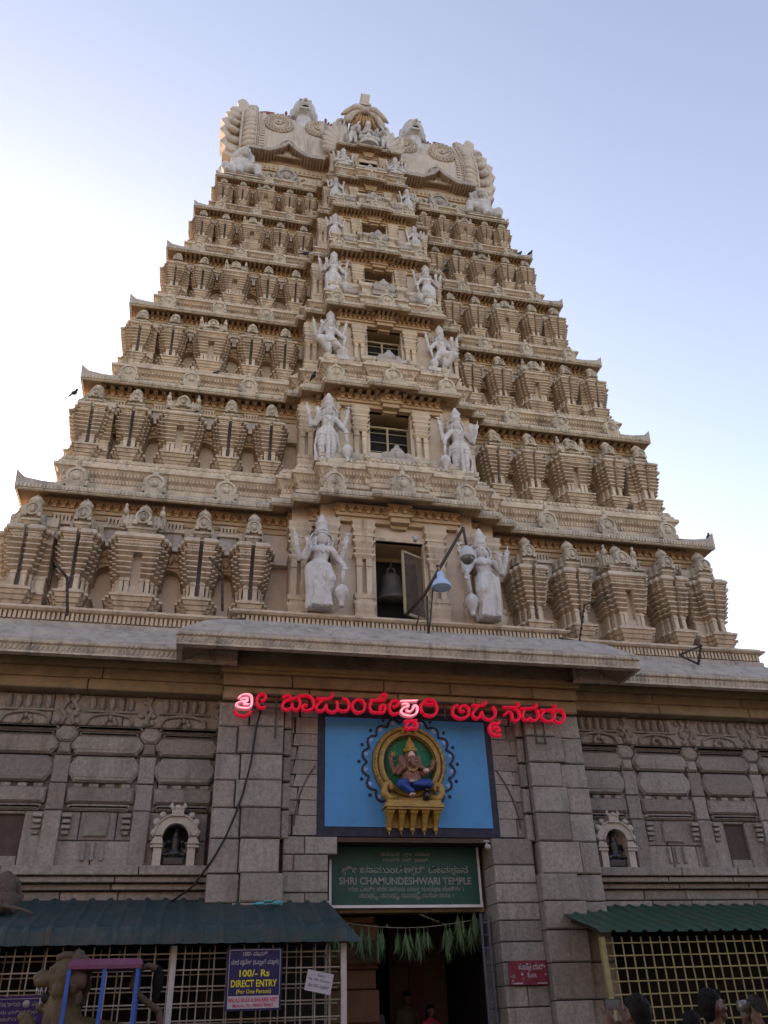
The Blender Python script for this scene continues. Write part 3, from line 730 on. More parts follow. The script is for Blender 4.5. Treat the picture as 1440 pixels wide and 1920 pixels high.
for sg in (-1, 1):
    # plain wall behind everything (joints show its dark mortar)
    mb = MB()
    mb.box(sg * 3.45, sg * XO, .50, 3.0, GZ, 3.4); mb.box(sg * 3.45, sg * XO, .52, 3.0, 3.4, 7.5)
    mb.build('wall_core', M['mortar'], TW)
    def mir(a, b): return (a, b) if sg > 0 else (-b, -a)
    mb = MB()
    strips = [3.56 + .0, 4.72, 6.18, 7.62, 9.05]
    # lower wall and ledge
    for z0, z1 in ((GZ, .5), (.5, 1.1), (1.1, 1.7), (1.7, 2.25), (2.25, 2.75), (2.75, 3.12), (3.12, 3.30)):
        course(mb, *mir(3.45, XO), z0, z1, .34, .3, (1.1, .8, 1.4), rw)
    for z0, z1, y in ((3.30, 3.40, .24), (3.40, 3.50, .12), (3.50, 3.66, .04)):
        course(mb, *mir(3.50, XO), z0, z1, y, .5, (1.6, 1.3, 2.1), rw, b=.01)
    # niche course, split by pilaster strips
    for a, b in zip(strips[:-1], strips[1:]):
        x0, x1 = mir(a + .02, b - .02)
        xc = (a + b) / 2
        dark = (abs(xc - 6.9) < .3)
        win = (xc - .26, xc + .20)
        if dark:
            for q0, q1, c0, c1 in ((a + .04, win[0], 3.66, 4.58), (win[1], b - .04, 3.66, 4.58), (win[0], win[1], 3.66, 3.86), (win[0], win[1], 4.52, 4.58)):
                course(mb, *mir(q0, q1), c0, c1, .44, .4, (9,), rw)
            mb.block(*mir(win[0], win[1]), .66, .9, 3.86, 4.16); mb.block(*mir(win[0], win[1]), .70, .9, 4.18, 4.52)
        else:
            course(mb, x0, x1, 3.66, 4.10, .44, .4, (.62, .5, .7), rw); course(mb, x0, x1, 4.10, 4.58, .44, .4, (.5, .66), rw)
            if abs(xc - 4.14) > .3:
                mb.block(*mir(xc - .2, xc + .2), .40, .8, 4.16, 4.52, .02)
                for q in (-.15, .0, .15): mb.block(*mir(xc + q - .03, xc + q + .03), .385, .8, 3.78, 4.08, .01)
        # little bracket notches beside the strips
        for xx in (a + .24, b - .24):
            if xx < 4.6: continue
            for q, w in enumerate((.15, .13, .15, .11)):
                mb.block(*mir(xx - w / 2, xx + w / 2), .33 + .02 * q, .6, 4.46 - .09 * q, 4.52 - .09 * q, .01)
        # slab course with square teeth, cushions, kumuda, carved course
        m0, m1 = a + .19, b - .19
        if a < 3.6: m0 = a
        pad(mb, *mir(m0 - .02, m1 + .02), 4.70, 4.97, .34, .4, .03, .03); pad(mb, *mir(m0 + .01, m1 - .01), 4.58, 4.70, .37, .4, .06, .04)
        n = 4
        for i in range(n):
            xx = m0 + (m1 - m0) * (i + .5) / n; mb.block(*mir(xx - .075, xx + .075), .37, .6, 4.96, 5.03, .01)
        pad(mb, *mir(m0 - .05, m1 + .05), 5.05, 5.50, .32, .4, .11, .15)
        mb.block(*mir(m0 + .05, m1 - .05), 0.312, .5, 5.13, 5.145, .004); 
        pad(mb, *mir(m0 - .08, m1 + .08), 5.53, 5.86, .31, .4, .10, .13); pad(mb, *mir(m0 + .02, m1 - .02), 5.85, 5.95, .35, .4, .03, .03); pad(mb, *mir(m0 - .06, m1 + .06), 5.95, 6.04, .31, .4, .05, .03)
        mb.block(*mir(m0 - .04, m1 + .04), 0.302, .5, 5.61, 5.622, .004)
    for c in strips:
        if c < 3.7: continue
        x0, x1 = mir(c - .15, c + .15)
        course(mb, x0, x1, 3.66, 4.58, .36, .4, (1,), rw); course(mb, x0, x1, 4.58, 5.04, .37, .4, (1,), rw); course(mb, x0, x1, 5.04, 5.52, .36, .4, (1,), rw)
        pad(mb, x0 + .03, x1 - .03, 5.54, 5.76, .35, .4, .02, .02); pad(mb, x0 - .04, x1 + .04, 5.76, 6.04, .33, .4, .09, .09)
    course(mb, *mir(3.48, XO), 5.52, 6.05, .46, .3, (1.3, .8), rw)
    course(mb, *mir(3.48, XO), 4.58, 5.52, .46, .3, (.9, 1.2), rw)
    mb.build('wing_wall', M['granite'], TW)
    # carved course with tall flutes, arches and rosettes
    mb = MB()
    course(mb, *mir(3.48, XO), 6.05, 6.62, .36, .3, (1.25, 1.0, 1.4), rw)
    for a, b in zip(strips[:-1], strips[1:]):
        c = (a + b) / 2 + .02
        for q in range(5):
            xx = c - .34 + .17 * q
            mb.T = Matrix.Translation((sg * xx, .35, 6.45)); mb.ball((0, 0, 0), (.062, .09, .15), 8, 6); mb.T = None
        mb.block(*mir(c - .46, c + .46), .30, .5, 6.29, 6.325, .01)
        arch = [(sg * (c + .40 * math.cos(math.pi * i / 10)), .33, 6.07 + .2 * math.sin(math.pi * i / 10) ** .6) for i in range(11)]
        mb.tube(arch, .028, 5)
        for q in range(5):
            an = math.pi * q / 4; mb.ball((sg * (c + .1 * math.cos(an)), .33, 6.10 + .09 * math.sin(an)), (.045, .06, .055), 6, 4)
        for q in (-1, 1):
            e = c + q * .62
            mb.tube([(sg * e, .34, 6.07), (sg * (e + .05 * q), .33, 6.2), (sg * (e - .04 * q), .33, 6.33), (sg * (e + .05 * q), .33, 6.47), (sg * e, .34, 6.6)], [.05, .035, .05, .04, .06], 5)
            for r3 in range(4): mb.ball((sg * (e + .1 * rw.uniform(-1, 1)), .345, 6.12 + .13 * r3), (.06, .06, .05), 6, 4)
    mb.build('carved_course', M['granite2'], TW)
    # beam, ochre band and scroll frieze under the eave
    mb = MB()
    course(mb, *mir(3.40, XO), 6.62, 6.84, .04, .5, (2.05, 1.85), rw, b=.02, jit=.0); course(mb, *mir(3.40, XO), 6.84, 7.05, .07, .5, (2.05, 1.85), random.Random(11), b=.01, jit=.0)
    mb.cur = 1; mb.box(sg * 3.40, sg * XO, -.02, .5, 7.05, 7.09); mb.box(sg * 3.40, sg * XO, -.06, .5, 7.092, 7.15)
    mb.cur = 0; mb.box(sg * 3.40, sg * XO, .0, .5, 7.152, 7.56)
    n = 17
    for i in range(n):
        x = 3.75 + .37 * i; N = 12
        rr = .15 if i % 2 == 0 else .09
        mb.tube([(sg * (x + rr * 1.15 * math.cos(2 * math.pi * j / N)), -.005, 7.35 + rr * math.sin(2 * math.pi * j / N) * (1 + .12 * math.cos(4 * math.pi * j / N))) for j in range(N + 1)], .02, 4)
    mb.build('beam', [M['beam'], M['band']], TW)

# eaves of the base: wings and porch, swept as one moulding each
def eave(path, yl, name):
    mb = MB()
    Zb, Zt = 6.99, 7.22
    mb.sweep(path, [(-1.15, 7.93), (-.8, 7.86), (-.4, 7.62), (-.12, 7.36), (0, 7.26), (.0, 7.22), (.025, 7.20), (.025, 7.15), (-.01, 7.13), (-.01, 7.02), (.02, 7.0), (.02, 6.97), (-.08, 6.95), (-.30, 7.06), (-.75, 7.30), (-1.3, 7.42)],
             [0, 0, 0, 0, 0, 0, 1, 1, 1, 1, 1, 1, 2, 2, 2])
    mb.cur = 1
    st = .085
    for x, y, t, nr in along(path, st, -.005):
        if y < 3:
            T4 = Matrix(((t[0], nr[0], 0, x), (t[1], nr[1], 0, y), (0, 0, 1, 7.078), (0, 0, 0, 1)))
            mb.T = T4; mb._add([(-.034, 0, -.05), (-.012, .03, -.055), (.034, 0, .03), (.034, .0, .05), (.012, .03, .055), (-.034, 0, -.03)], [(0, 1, 2), (1, 4, 3, 2), (3, 4, 5), (5, 4, 1, 0)]); mb.T = None
            obox(mb, x, y, t, nr, .04, 0, .045, 7.155, 7.195)
    return mb.build(name, [M['weather'], M['lip'], M['beam']], TW)
for sg in (-1, 1):
    p = [(3.3, -.70), (8.95, -.70), (8.95, BACK)]
    if sg < 0: p = [(-x, y) for x, y in reversed(p)]
    eave(p, -.7, 'eave')
eave([(-4.36, -.62), (-4.36, -1.45), (4.36, -1.45), (4.36, -.62)], -1.45, 'porch_eave')
mb = MB(); mb.box(-3.4, 3.4, -.52, .6, 7.60, 7.88); mb.box(-8.3, 8.3, -.02, .6, 7.62, 7.88); mb.build('eave_bed', M['weather'], TW)

# ------------------------------------------------------------------ porch: pilasters, jambs, lintel
mb = MB(); mb.box(-3.44, -1.52, .10, 3.2, GZ, 7.5); mb.box(1.52, 3.44, .10, 3.2, GZ, 7.5); mb.box(-1.52, 1.52, .10, 3.2, 4.12, 7.5)
mb.build('porch_core', M['mortar'], TW)
rp = random.Random(5)
for sg in (-1, 1):
    def mir(a, b): return (a, b) if sg > 0 else (-b, -a)
    mb = MB()
    zs = [GZ, .45, 1.0, 1.55, 2.1, 2.6, 3.05, 3.5, 4.05, 4.55, 5.02, 5.48, 5.98, 6.44]
    for i, (z0, z1) in enumerate(zip(zs[:-1], zs[1:])):
        low = z1 < 3.6
        x0 = 2.28 if low else 2.36
        j = rp.uniform(3.0, 3.18) if i % 2 else rp.uniform(2.95, 3.1)
        mb.block(*mir(x0 - .0, j - .008), -.22 + rp.uniform(-.02, .02) - (.05 if low else 0), .3, z0 + .008, z1 - .008, .022)
        mb.block(*mir(j + .008, 3.53), -.14 + rp.uniform(-.015, .015), .3, z0 + .008, z1 - .008, .02)
        if 3.6 < z0 < 6:       # old carved slots on the inner face
            mb.block(*mir(x0 - .16, x0 - .02), -.08, .3, z0 + .02, z1 - .02, .02)
    mb.build('corner_pilaster', M['granite'], TW)
    mb = MB()                                    # coursed masonry between pilaster and panel, with a relieving arch
    z = 4.14
    while z < 6.40:
        h = rp.uniform(.22, .34)
        if z + h > 6.3: h = 6.44 - z
        c = rp.uniform(1.98, 2.14)
        t = .18 * math.sin((z - 4.1) * 1.7)
        mb.hexa([(q, y, z + .007) for q, y in ((mir(1.52, c - .008 + t * .3)[0], .0), (mir(1.52, c - .008 + t * .3)[1], .0), (mir(1.52, c - .008 + t * .3)[1], .3), (mir(1.52, c - .008 + t * .3)[0], .3))],
                [(q, y, z + h - .007) for q, y in ((mir(1.52, c - .008)[0], .0), (mir(1.52, c - .008)[1], .0), (mir(1.52, c - .008)[1], .3), (mir(1.52, c - .008)[0], .3))])
        mb.block(*mir(c + .02, 2.30), .02 + rp.uniform(0, .02), .3, z + .007, z + h - .007, .012)
        z += h
    arch = [(sg * (1.74 + .36 * (1 - ((zz - 4.3) / 1.05) ** 2) * (1 if zz > 4.3 else 1)), -.012, zz) for zz in [4.3 + .105 * i for i in range(11)]]
    mb.cur = 1; mb.tube(arch, .014, 4); mb.cur = 0
    z = GZ                                       # door jamb below
    while z < 4.10:
        h = rp.uniform(.26, .36)
        if z + h > 3.95: h = 4.12 - z
        out = .16 if z > 3.78 else 0
        c = rp.uniform(1.85, 2.1) if rp.random() < .6 else None
        a, b = 1.50 - out, 2.28
        if c:
            mb.block(*mir(a, c - .006), -.05, 1.0, z + .007, z + h - .007, .016); mb.block(*mir(c + .006, b), -.045, .3, z + .007, z + h - .007, .016)
        else: mb.block(*mir(a, b), -.05, 1.0, z + .007, z + h - .007, .016)
        z += h
    mb.build('door_jamb', [M['granite'], M['mortar']], TW)
mb = MB()
course(mb, -3.5, 3.5, 6.44, 6.70, -.26, .6, (1.5, 1.9), rp, b=.03); course(mb, -3.52, 3.52, 6.70, 6.93, -.30, .6, (1.5, 1.9), rp, b=.015)
mb.cur = 1; mb.box(-3.55, 3.55, -.37, .5, 6.932, 6.98); mb.box(-3.58, 3.58, -.41, .5, 6.982, 7.06)
mb.cur = 0; mb.box(-3.5, 3.5, -.35, .5, 7.062, 7.6)
for i in range(19):
    x = -3.33 + .37 * i; N = 12; rr = .13 if i % 2 == 0 else .08
    mb.tube([(x + rr * 1.2 * math.cos(2 * math.pi * j / N), -.355, 7.24 + rr * math.sin(2 * math.pi * j / N)) for j in range(N + 1)], .018, 4)
mb.build('beam', [M['beam'], M['band']], TW)
mb = MB(); mb.box(-1.5, 1.5, .0, .6, 4.04, 4.115); mb.build('door_lintel', M['wood'], TW)

# door passage
mb = MB()
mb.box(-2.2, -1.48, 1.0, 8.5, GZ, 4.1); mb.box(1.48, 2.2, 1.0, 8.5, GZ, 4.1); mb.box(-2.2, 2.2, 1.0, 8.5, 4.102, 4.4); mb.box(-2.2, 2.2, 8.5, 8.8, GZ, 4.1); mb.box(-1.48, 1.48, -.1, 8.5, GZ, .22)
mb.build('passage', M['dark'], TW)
mb = MB(); mb.box(-1.48, 1.48, .62, .95, 2.98, 3.16); mb.build('inner_lintel', M['beam'], TW)
mb = MB()
z = GZ + .42
rj = random.Random(3)
while z < 2.95:
    h = min(rj.choice((.3, .42, .5)), 2.97 - z); mb.block(-1.48, -.48 + (.05 if rj.random() < .4 else 0), .98, 1.4, z + .006, z + h - .006, .02); z += h
mb.block(-1.48, -.40, .92, 1.3, 2.2, 2.28, .02)
mb.build('inner_jamb', M['orange'], TW)

# ------------------------------------------------------------------ roof of the tower
mb = MB()
front = [(2.62, 26.35), (2.50, 27.0), (2.48, 27.9), (2.58, 28.7), (2.84, 29.5), (3.3, 30.3), (4.2, 30.7), (7.0, 30.9)]
prof = front + [(14 - y, z) for y, z in reversed(front)]
mb.prism([(-4.15, y, z) for y, z in prof], (8.3, 0, 0))
RF = mb.build('barrel_roof', M['rose'], TW)
def fy(z):
    for (y0, z0), (y1, z1) in zip(front[:-1], front[1:]):
        if z0 <= z <= z1: return y0 + (y1 - y0) * (z - z0) / (z1 - z0)
    return front[-1][0]
# neck below the roof, with a gabled cornice on each wing
mb = MB(); mb.box(-4.35, 4.35, 2.5, 11.5, 24.4, 26.5); mb.build('roof_neck', M['cream'], TW)
for sg in (-1, 1):
    mb = MB()
    gx = sg * 2.66
    top = [(-1.25, 26.42), (-.62, 26.42), (-.42, 26.56), (-.2, 26.72), (0, 26.98), (.2, 26.72), (.42, 26.56), (.62, 26.42), (1.32, 26.42)]
    for (a, za), (b, zb2) in zip(top[:-1], top[1:]):
        xa, xb = gx + sg * a, gx + sg * b
        lo = [(xa, 2.02, za - .13), (xb, 2.02, zb2 - .13), (xb, 2.7, zb2 - .02), (xa, 2.7, za - .02)]
        hi = [(xa, 2.00, za), (xb, 2.00, zb2), (xb, 2.7, zb2 + .18), (xa, 2.7, za + .18)]
        mb.cur = 0; mb.hexa(lo, hi)
        n = max(1, int(round(abs(b - a) / .1)))
        mb.cur = 1
        for i in range(n):
            q = (i + .5) / n; x = xa + (xb - xa) * q; zz = za + (zb2 - za) * q
            mb.hexa([(x - .025, 2.05, zz - .15), (x + .025, 2.05, zz - .15), (x + .025, 2.55, zz - .16), (x - .025, 2.55, zz - .16)],
                    [(x - .025, 2.05, zz - .12), (x + .025, 2.05, zz - .12), (x + .025, 2.55, zz - .02), (x - .025, 2.55, zz - .02)])
    mb.cur = 1
    for i in range(17):
        x = gx + sg * (-1.2 + .15 * i); mb.box(x - .03, x + .03, 2.42, 2.55, 25.92, 26.02)
    mb.box(gx - 1.3, gx + 1.3, 2.44, 2.52, 25.83, 25.9)
    # crest in the gable's lap and scrolls beside it
    mb.cur = 2
    nasi(mb, (gx, 2.36, 25.55), .36, .14); mb.cur = 2
    for q in (-1, 1):
        mb.tube([(gx + q * .42, 2.42, 25.25), (gx + q * .62, 2.4, 25.35), (gx + q * .68, 2.4, 25.52), (gx + q * .56, 2.4, 25.58), (gx + q * .52, 2.4, 25.48)], .05, 6)
        mb.box(gx + q * .78, gx + q * 1.2, 2.44, 2.5, 25.3, 25.5)
    nasi(mb, (gx, 2.30, 27.18), .26, .2); mb.cur = 2
    mb.build('gable_cornice', [M['weather'], M['ochre'], M['lip']], RF)
    # lotus discs on the roof face
    for dx, zc, r in ((3.02, 28.62, .52), (1.62, 28.72, .46)):
        mb = MB(); y = fy(zc) - .10
        N = 20
        mb.prism([(sg * dx + r * math.cos(2 * math.pi * i / N), y, zc + r * math.sin(2 * math.pi * i / N)) for i in range(N)], (0, .5, 0))
        for rr, tt, m in ((.92, .06, 22), (.55, .05, 14)):
            for i in range(m):
                a = 2 * math.pi * i / m; mb.ball((sg * dx + r * rr * math.cos(a), y, zc + r * rr * math.sin(a)), (r * .12, .06, r * .12), 5, 3)
        mb.tube([(sg * dx + r * .74 * math.cos(2 * math.pi * i / 16), y - .01, zc + r * .74 * math.sin(2 * math.pi * i / 16)) for i in range(17)], .045, 5)
        mb.tube([(sg * dx + r * .3 * (1 - i / 14) * math.cos(i * .8), y - .02, zc + r * .3 * (1 - i / 14) * math.sin(i * .8)) for i in range(12)], .05, 5)
        mb.build('lotus_disc', M['rose'], RF)
    # bead band, rope band and flame-edged end of the barrel
    mb = MB()
    zz = 26.55
    while zz < 29.6:
        mb.box(sg * 3.50, sg * 3.62, fy(zz) - .06, fy(zz) + .2, zz, zz + .08); mb.ball((sg * 3.72, fy(zz) - .02, zz + .06), (.05, .06, .06), 5, 3); zz += .14
    zz = 26.55; i = 0
    while zz < 30.35:
        mb.T = Matrix.Translation((sg * 4.02, fy(min(zz, 30.2)) - .02, zz)) @ Matrix.Rotation(sg * .55, 4, 'Y')
        mb.ball((0, 0, 0), (.30, .16, .15), 8, 6); mb.T = None; zz += .27
    mb.tube([(sg * 3.80, fy(z) - .03, z) for z in (26.5, 27.2, 27.9, 28.6, 29.2, 29.7, 30.2)], .04, 5); mb.tube([(sg * 4.30, fy(z) - .03, z) for z in (26.5, 27.2, 27.9, 28.6, 29.2, 29.7, 30.3)], .05, 5)
    mb.build('rope_band', M['rose'], RF)
    mb = MB()
    edge = [(4.30, 26.2), (4.86, 26.5), (4.74, 26.8), (4.98, 27.1), (4.82, 27.4), (5.04, 27.75), (4.88, 28.05), (5.04, 28.4), (4.82, 28.7), (4.92, 29.05), (4.66, 29.25), (4.74, 29.6), (4.50, 29.7), (4.56, 30.15), (4.40, 30.42), (4.25, 30.35), (4.12, 30.0), (4.12, 26.2)]
    mb.prism([(sg * x, 2.55 + max(0, (z - 28)) * .2, 26.2 + (z - 26.2) * 1.04) for x, z in edge], (0, .55, 0))
    for zz in (26.7, 27.3, 27.9, 28.5, 29.05, 29.5):
        mb.T = Matrix.Translation((sg * 4.58, 2.58 + max(0, (zz - 28)) * .22, zz)) @ Matrix.Rotation(sg * -.5, 4, 'Y'); mb.ball((0, 0, 0), (.27, .14, .13), 8, 5); mb.T = None
    mb.build('flame_edge', M['rose'], RF)
    mb = MB(); mb.prism([(sg * x, 3.3, z) for x, z in ((4.2, 24.5), (4.78, 24.5), (4.86, 27.2), (4.78, 28.2), (4.55, 29.3), (4.2, 29.8))], (0, 7.4, 0)); mb.build('gable_end', M['orb'], RF)
    # dark spiked wheels and curved parapet standing behind the ridge
    for wx in (2.72, 1.18):
        mb = MB(); wz = 30.72
        for i in range(11):
            a = math.pi * i / 10; mb.tube([(sg * wx, 3.7, wz), (sg * wx + .36 * math.cos(a), 3.7, wz + .36 * math.sin(a))], [.06, .035], 5); mb.ball((sg * wx + .38 * math.cos(a), 3.7, wz + .38 * math.sin(a)), .05, 6, 4)
        mb.ball((sg * wx, 3.7, wz + .5), (.06, .06, .14), 6, 4); mb.ball((sg * wx, 3.7, wz), .2, 8, 5); mb.tube([(sg * wx, 3.7, 30.1), (sg * wx, 3.7, wz)], .18, 8)
        mb.build('ridge_wheel', M['maroon'], RF)
    mb = MB()
    mb.prism([(sg * 3.15, 3.7, 30.2), (sg * 4.2, 3.7, 30.2), (sg * 4.2, 3.7, 30.7), (sg * 3.9, 3.7, 30.98), (sg * 3.5, 3.7, 31.14), (sg * 3.15, 3.7, 31.16)], (0, .8, 0)); mb.build('ridge_parapet', M['maroon'], RF)
# centre arch over the top storey
mb = MB()
for sg in (-1, 1):                                # swept feathers fanning out from the arch
    for i in range(8):
        a = R(8 + 12 * i)
        p0 = Vector((sg * .62, 2.25 - i * .01, 27.15 + .09 * i)); d = Vector((sg * math.cos(a), .05, math.sin(a)))
        L = .85 + .07 * i if i < 6 else 1.15
        pts = [p0 + d * L * q + Vector((sg * .12 * math.sin(q * 3), 0, .18 * q * q)) for q in (0, .25, .5, .75, 1.0)]
        mb.tube(pts, [.11, .14, .15, .12, .04], 8)
    mb.tube([(sg * .62, 2.1, 26.9), (sg * .86, 2.05, 27.4), (sg * .82, 2.05, 27.9), (sg * .6, 2.1, 28.3)], [.10, .10, .09, .07], 8)
    mb.tube([(sg * .86, 2.4, 28.6), (sg * .98, 2.4, 29.0), (sg * .90, 2.4, 29.3), (sg * .78, 2.4, 29.24)], [.10, .08, .08, .09], 8); mb.ball((sg * .80, 2.36, 29.24), .11, 8, 6)
    mb.tube([(sg * 1.35, 2.5, 28.2), (sg * 1.5, 2.5, 28.8), (sg * 1.44, 2.5, 29.15)], [.15, .11, .05], 8)
mb.prism([(-1.35, 2.4, 26.9), (1.35, 2.4, 26.9), (1.25, 2.5, 28.0), (.95, 2.6, 28.6), (.5, 2.6, 29.1), (-.5, 2.6, 29.1), (-.95, 2.6, 28.6), (-1.25, 2.5, 28.0)], (0, .6, 0))
AR = mb.build('feathered_arch', M['rose'], RF)
mb = MB()                                         # orange cave of the arch with its hanging folds
N = 10; cz = 28.62
mb.prism([(.54 * math.cos(math.pi * i / N), 2.05, cz + .66 * math.sin(math.pi * i / N)) for i in range(N + 1)], (0, .5, 0))
for i in range(6): mb.tube([(-.36 + .145 * i, 2.02, cz), (-.27 + .11 * i, 1.95, cz + .3), (-.18 + .07 * i, 1.9, cz + .55)], [.055, .055, .03], 5)
mb.build('arch_cave', M['orb'], AR)
mb = MB()
mb.tube([(.60 * math.cos(math.pi * i / 12), 1.95, cz + .74 * math.sin(math.pi * i / 12)) for i in range(13)], [.07] + [.12] * 11 + [.07], 8)
mb.tube([(.66 * math.cos(math.pi * i / 12), 2.05, cz + .12 + .78 * math.sin(math.pi * i / 12)) for i in range(13)], [.06] + [.13] * 11 + [.06], 8)
for sg in (-1, 1): mb.tube([(0, 1.9, 29.45), (sg * .35, 1.85, 29.42), (sg * .66, 1.9, 29.15), (sg * .86, 1.95, 28.98)], [.13, .14, .11, .04], 8)
mb.ball((0, 1.78, 29.2), (.13, .13, .13), 8, 6); mb.fr(-.12, .12, 1.75, 2.1, 29.6, 30.12, .05); mb.box(-.2, .2, 1.72, 2.15, 29.5, 29.62)
mb.build('arch_crown', M['rose'], AR)
# ------------------------------------------------------------------ white statues
def loft(mb, rings, n=20):     # rings: (z, cx, cy, rx, ry, fold, nf)
    vs = []; fs = []
    for z, cx, cy, rx, ry, fo, nf in rings:
        for i in range(n):
            a = 2 * math.pi * i / n; k = 1 + fo * math.cos(nf * a)
            vs.append((cx + rx * k * math.cos(a), cy + ry * k * math.sin(a), z))
    for j in range(len(rings) - 1):
        for i in range(n): fs.append((j * n + i, j * n + (i + 1) % n, (j + 1) * n + (i + 1) % n, (j + 1) * n + i))
    fs.append(tuple(range(n - 1, -1, -1))); fs.append(tuple((len(rings) - 1) * n + i for i in range(n)))
    mb._add(vs, fs)
def hand(mb, w, d, side, r=.016, spread=.5, L=.10):
    """palm at w pointing along d with five separate fingers fanned in the facing plane"""
    w = Vector(w); d = Vector(d).normalized(); s = Vector((1, 0, 0)) - d * d.x
    s = s.normalized() if s.length > .2 else Vector((0, 0, 1)); s *= side
    limb(mb, w, w + d * .07, .034, .042, 8)
    for i, (o, l) in enumerate(((-.036, .85), (-.012, 1.05), (.012, 1.0), (.036, .8))):
        b = w + d * .09 + s * o; dd = (d + s * (o * spread * 14)).normalized()
        m = b + dd * L * l * .55
        limb(mb, b, m, r, r * .92, 6); limb(mb, m, m + (dd + Vector((0, -.35, 0))).normalized() * L * l * .5, r * .9, r * .75, 6)
    b = w + d * .03 - s * .04
    limb(mb, b, b + (d * .6 - s * .8).normalized() * L * .75, r * 1.1, r * .85, 6)
def statue(kind, m, k, loc, H, label):
    f = H / 2.22; fx = f * (1.05 if k == 1 else .98)
    root = thing('guardian_statue', label, 'statue', loc, 'white guardian statues beside the tower windows')
    mb = MB(); mb.T = Matrix.Diagonal((fx * m, f, f, 1))
    hipx = -.05
    cx = .02
    if kind == 'seat':
        loft(mb, [(0, 0, 0, .40, .26, 0, 1), (.10, 0, 0, .42, .28, 0, 1), (.14, 0, .0, .40, .26, 0, 1)], 16)
        dz = -.62
        for s in (-1, 1):
            limb(mb, (s * .12, 0, .30), (s * .42, -.14, .26), .14, .11); limb(mb, (s * .42, -.14, .26), (s * .05, -.28, .20), .10, .07)
        limb(mb, (.1, -.22, .2), (.16, -.3, -.12), .08, .06)
        limb(mb, (0, .02, .3), (0, .02, .55), .2, .16)
    else:
        dz = 0
        if kind == 'sari':
            loft(mb, [(.0, .00, -.02, .24, .18, .11, 12), (.05, .0, -.02, .26, .20, .11, 12), (.3, .0, -.02, .25, .19, .09, 12), (.6, -.03, -.02, .245, .19, .06, 12), (.85, -.05, 0, .255, .19, .0, 9), (.98, -.05, 0, .235, .18, 0, 9), (1.08, -.02, 0, .17, .14, 0, 9), (1.12, 0, 0, .14, .12, 0, 9)], 60)
            limb(mb, (.08, -.05, .92), (.17, -.19, .60), .15, .125); limb(mb, (.17, -.19, .60), (.14, -.06, .12), .11, .08)
            for i in range(6):                           # hanging pleats between the legs
                mb.tube([(-.06 + .02 * i, -.15, .85), (-.08 + .045 * i, -.20, .4), (-.10 + .06 * i, -.20, .02)], [.022, .026, .03], 6)
            for s in (-1, 1): limb(mb, (s * .12, -.05, .05), (s * .15, -.24, .03), .06, .045)
        elif kind == 'knee':
            limb(mb, (-.10, 0, .93), (-.02, -.03, .48), .15, .105); limb(mb, (-.02, -.03, .48), (-.04, .02, .07), .10, .065); limb(mb, (-.04, -.02, .05), (-.06, -.2, .03), .06, .05)
            limb(mb, (-.02, -.06, .92), (-.34, -.22, .80), .15, .12); limb(mb, (-.34, -.22, .80), (.22, -.24, .42), .10, .07) if k == 99 else None
            limb(mb, (.10, 0, .92), (.26, -.18, .55), .15, .11); limb(mb, (.26, -.18, .55), (.32, -.12, .20), .10, .07); limb(mb, (.32, -.12, .20), (.48, -.24, .20), .06, .05)
            mb.fr(.2, .56, -.3, .1, .0, .14, .02)
            limb(mb, (-.10, 0, .92), (-.30, -.24, .74), .15, .12); limb(mb, (-.30, -.24, .74), (-.06, -.10, .45), .11, .08)
            for q in range(5): mb.lathe((.15 + .02 * q * 1.2, -.1 - .02 * q, .80 - .09 * q), [(.145, -.012), (.155, 0), (.145, .012)], 12)
            loft(mb, [(.82, -.02, 0, .22, .17, 0, 1), (.95, -.02, 0, .21, .16, 0, 1), (1.1, 0, 0, .16, .13, 0, 1)], 16)
        else:
            for s in (-1, 1):
                limb(mb, (s * .11 - .02, 0, .93), (s * .12, -.03, .48), .145, .11); limb(mb, (s * .12, -.03, .48), (s * .12, .01, .08), .105, .075); limb(mb, (s * .12, -.02, .05), (s * .16, -.2, .03), .06, .05)
                for q in range(7): mb.lathe((s * .118 - .01, -.015, .82 - .105 * q), [(.138 - .008 * q, -.014), (.15 - .008 * q, 0), (.138 - .008 * q, .014)], 12)
            mb.tube([(0, -.15, .9), (0, -.17, .5), (0, -.16, .04)], [.06, .055, .065], 6)
            loft(mb, [(.78, -.02, 0, .23, .17, 0, 1), (.93, -.02, 0, .235, .17, 0, 1), (1.1, 0, 0, .165, .13, 0, 1)], 16)
            for s in (-1, 1): mb.tube([(s * .24, -.02, .95), (s * .31, -.02, .5), (s * .26, -.02, .1)], [.04, .03, .05], 6)
    # torso, belt, necklaces, neck and head
    limb(mb, (-.01, 0, 1.08 + dz), (.02, .0, 1.30 + dz), .145, .17)
    mb.ball((.02, 0, 1.34 + dz), (.225, .145, .13), 14, 8)
    if kind == 'sari' or kind == 'seat':
        for s in (-1, 1): mb.ball((.02 + s * .09, -.11, 1.30 + dz), (.085, .085, .08), 10, 6)
    mb.lathe((-.02, 0, 1.0 + dz), [(.19, -.03), (.215, 0), (.19, .03)], 18, sy=.8)
    mb.tube([(-.10, -.10, 1.42 + dz), (-.05, -.165, 1.32 + dz), (.03, -.17, 1.22 + dz), (.09, -.165, 1.32 + dz), (.14, -.10, 1.42 + dz)], .022, 6)
    limb(mb, (.02, 0, 1.40 + dz), (.03, -.01, 1.52 + dz), .075, .068)
    hx, hz = .03, 1.63 + dz
    mb.ball((hx, -.02, hz), (.115, .125, .15), 14, 10); mb.ball((hx, -.05, hz - .09), (.075, .085, .07), 10, 6)
    mb.ball((hx, -.155, hz - .02), (.022, .03, .045), 8, 5); mb.ball((hx, -.135, hz - .075), (.04, .02, .014), 8, 4)
